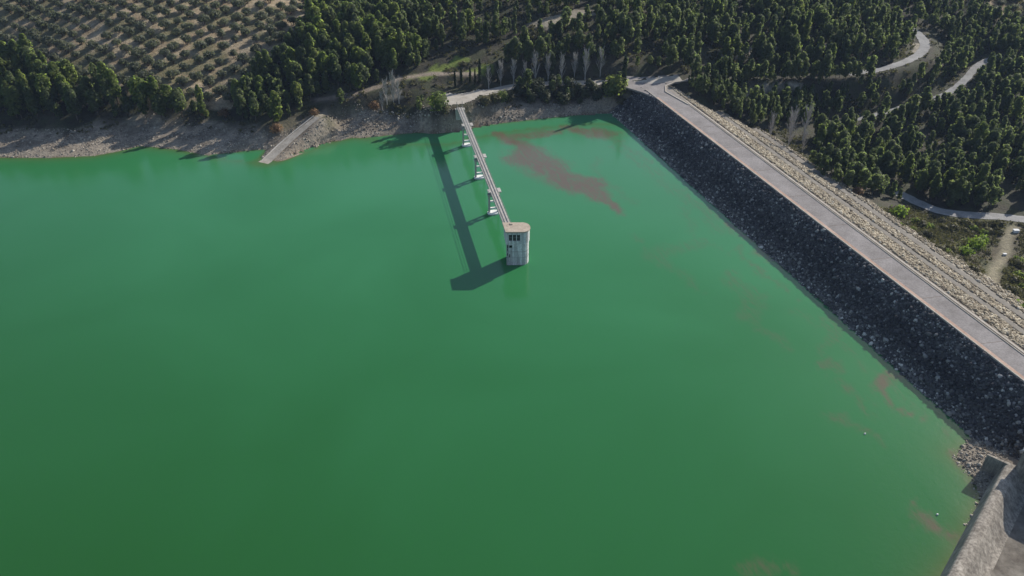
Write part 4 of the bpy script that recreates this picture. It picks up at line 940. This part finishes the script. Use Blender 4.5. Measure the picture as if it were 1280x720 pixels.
for px, py, sc, lab in [(346, 168, 1.1, 'rust orange shrub on the bare bank left of the boat ramp'), (281, 146, 1.15, 'brownish orange shrub at the mouth of the ravine by the left shore'), (393, 145, .8, 'tawny shrub at the top of the boat ramp'), (468, 137, 1.0, 'reddish brown shrub among the shore trees left of the bridge'), (257, 146, .9, 'faded brown shrub at the right end of the shore pine strip'),
        (1003, 8, 1.5, 'orange autumn tree on the hillside at the top edge'), (947, 14, 1.1, 'small reddish autumn tree near the top edge left of the orange one'), (731, 60, 1.2, 'orange autumn tree among pines behind the bare poplars'), (1070, 245, 1.1, 'brown shrub at the dam toe below the pines')]:
    shrub_at('autumn_shrub', px, py, RUST, sc, lab, 'autumn coloured shrubs')
for px, py, sc, lab in [(1218, 310, 1.4, 'bright lime green shrub in the middle of the scrub below the dam'), (1207, 318, 1.1, 'lime green shrub in front of the larger lime one in the scrub'), (1228, 304, 1.0, 'lime green shrub right of the larger lime one in the scrub'), (1122, 270, 1.5, 'yellowish green bush by the dam toe left of the scrub'), (1278, 398, 1.9, 'bright green bush at the right edge beside the dam')]:
    shrub_at('lime_shrub', px, py, LIME, sc, lab, 'lime green shrubs below the dam')
k_ = 0
for px, py, g, sc, lab in [(548, 140, 0, 1.9, 'large round olive green bush left of the bridge landing'), (555, 146, 1, 1.2, 'smaller bush below the large one left of the bridge landing'), (606, 132, 1, 1.35, 'brownish green bush right of the bridge landing, first of the row'), (618, 129, 1, 1.3, 'second bush of the row right of the bridge landing'), (628, 127, 0, 1.2, 'third bush of the row right of the bridge landing'), (637, 124, 1, 1.25, 'last bush of the row right of the bridge landing'),
                           (770, 118, 0, 2.2, 'big leafy green bush where the far shore meets the dam'), (775, 132, 1, 1.2, 'brownish bush at the corner between shore and riprap'), (762, 122, 0, 1.7, 'dark bush left of the big leafy one by the dam'), (868, 107, 1, 1.0, 'dry bush inside the bend of the curved kerb'), (880, 111, 0, .9, 'green bush behind the curved kerb')]:
    shrub_at('round_bush', px, py, GRN[g], sc, lab, 'bushes along the far bank')
for j, (px, py) in enumerate([(648, 118), (658, 122), (667, 116), (676, 121), (686, 117), (695, 123), (704, 116), (713, 121), (722, 116), (731, 122), (740, 117), (749, 123), (757, 116), (664, 128), (682, 129), (703, 130), (724, 130), (744, 130), (652, 112), (672, 111), (691, 110), (711, 111), (736, 111), (764, 110)]):
    shrub_at('bank_bush', px, py, DARK[j % 3], random.uniform(.8, 1.5), 'dark dense bush in the thicket on the bank below the bare poplars' if j < 13 else 'dark bush at the lower fringe of the thicket below the bare poplars', 'thicket below the bare poplars')
r_ = np.random.default_rng(77); spx = [(1128, 286, 'along the dam toe'), (1150, 300, 'along the dam toe'), (1175, 318, 'along the dam toe'), (1205, 345, 'along the dam toe'), (1150, 282, 'in the scrub near the valley road'), (1180, 282, 'in the scrub near the valley road'), (1215, 284, 'in the scrub near the valley road'), (1240, 288, 'in the scrub near the valley road'), (1265, 330, 'right of the dirt track'), (1275, 350, 'right of the dirt track'), (1262, 362, 'right of the dirt track')]
for px, py, where in spx:
    for _ in range(5):
        g_ = int(r_.integers(0, 3)); shrub_at('scrub_bush', px+r_.uniform(-13, 13), py+r_.uniform(-6, 6), SCR[g_], r_.uniform(.8, 1.6), ('dark green' if g_ == 2 else 'dry brown')+' low bush '+where, 'low bushes '+where)
# scrub below the dam: uncountable low cover
def scatter(name, poly, step, keep, low, mat, label, cat, ex=()):
    x, y = np.meshgrid(np.arange(90, 330, step), np.arange(140, 300, step)); x = x.ravel()+rng.uniform(-.5, .5, x.size)*step; y = y.ravel()+rng.uniform(-.5, .5, y.size)*step
    z = ground(x, y); px, py = seen(x, y, z); s, n = damsn(x, y)
    k = inpoly(px, py, poly) & (rng.uniform(0, 1, len(x)) < keep*np.clip(fbm(x/9, y/9, 61)*2-.25, 0, 1)) & (n > 32)
    for ln, w in ((dirt_track, 2.4), (road_low, 3.6)): k &= dline(x, y, ln)[0] > w
    Vs = []
    for i in np.nonzero(k)[0]:
        m_ = 26; P = ball(m_)*np.array([.75, .75, .5])*random.uniform(.5, 1.25)+(x[i], y[i], z[i]+.35); Vs.append(quads(P, .15*rng.uniform(.6, 1.3, m_)))
    V = np.vstack(Vs); return tag(link(name, npmesh(name, V, np.arange(len(V)).reshape(-1, 4)), mat), label, cat, kind='stuff')
scatter('scrub_cover', [(1080, 262), (1140, 258), (1170, 264), (1300, 272), (1500, 300), (1500, 520), (1290, 440), (1240, 395), (1180, 340), (1110, 294)], .95, 1.2, None, M['scrub'], 'dry brown green scrub between the dam toe and the valley road', 'scrub')
x, y = rng.uniform(-180, 330, 26000), rng.uniform(245, 430, 26000); z = ground(x, y); px, py = seen(x, y, z); d = dline(x, y, shore)[0]; s, n = damsn(x, y)
k = (px > -30) & (px < 1310) & (py > -10) & ~inpoly(px, py, OL1) & (fbm(x/7, y/7, 63) > .47) & ((d > 13) | (x > 60)) & ~((n > -25) & (n < 34) & (s < 56))
for ln, w in EX_LINES: k &= dline(x, y, ln)[0] > w*.8
k &= ~inpoly(x, y, [tuple(p) for p in yard_c]) & ~inpoly(x, y, [tuple(p) for p in jp])
for poly2 in CLEAR+GRASS: k &= ~inpoly(px, py, poly2)
Vs = []
for i in np.nonzero(k)[0]:
    m_ = 12; P = ball(m_)*np.array([.7, .7, .45])*random.uniform(.6, 1.6)+(x[i], y[i], z[i]+.35); Vs.append(quads(P, .24*rng.uniform(.6, 1.3, m_)))
V = np.vstack(Vs); tag(link('undergrowth', npmesh('undergrowth', V, np.arange(len(V)).reshape(-1, 4)), M['scrub']), 'low undergrowth between the pines', 'undergrowth', kind='stuff')

# ------------------------------------------------------------------ air
mb = MB(); mb.prism([(-2300, -1300), (2500, -1300), (2500, 2700), (-2300, 2700)], float(ZZ.min())-1.0, max(float(ZZ.max())+20, H+15))
hm = bpy.data.materials.new('thin_air'); hm.use_nodes = True; hn = hm.node_tree; hn.nodes.clear()
ho = hn.nodes.new('ShaderNodeOutputMaterial'); hv = hn.nodes.new('ShaderNodeVolumePrincipled'); hv.inputs['Density'].default_value = HAZE; hv.inputs['Color'].default_value = (.5, .66, 1, 1)
hn.links.new(hv.outputs[0], ho.inputs['Volume']); tag(mb.build('haze', hm), kind='stuff')

# ------------------------------------------------------------------ camera, sun, sky
cam = bpy.data.objects.new('camera', bpy.data.cameras.new('camera')); C.objects.link(cam)
cam.location = (0, 0, H); cam.rotation_euler = (math.pi/2-PITCH, 0, 0)
cam.data.sensor_width = 36; cam.data.lens = 36*F/1280; cam.data.clip_end = 5000; cam.data.clip_start = 1
SC.camera = cam
EL = math.radians(30); AZ = math.atan2(.755, .656)        # clockwise from +Y
sun = bpy.data.objects.new('sun', bpy.data.lights.new('sun', 'SUN')); C.objects.link(sun)
sun.data.energy = 4.2; sun.data.angle = math.radians(.5); sun.data.color = (1, .94, .85)
sun.rotation_euler = (math.pi/2-EL, 0, -AZ+math.pi)
w = bpy.data.worlds.new('World'); SC.world = w; w.use_nodes = True; nt = w.node_tree
sk = nt.nodes.new('ShaderNodeTexSky'); sk.sky_type = 'NISHITA'; sk.sun_disc = False; sk.sun_elevation = EL; sk.sun_rotation = AZ
nt.links.new(sk.outputs[0], nt.nodes['Background'].inputs[0]); nt.nodes['Background'].inputs[1].default_value = .095
SC.view_settings.view_transform = 'Standard'; SC.view_settings.look = 'None'; SC.view_settings.gamma = 1; SC.view_settings.exposure = .6
print('pines', len(pines), 'in view', inview, 'rest', len(rest), 'olives', len(olives), 'in view', ol_view, 'rest', len(rest_o))
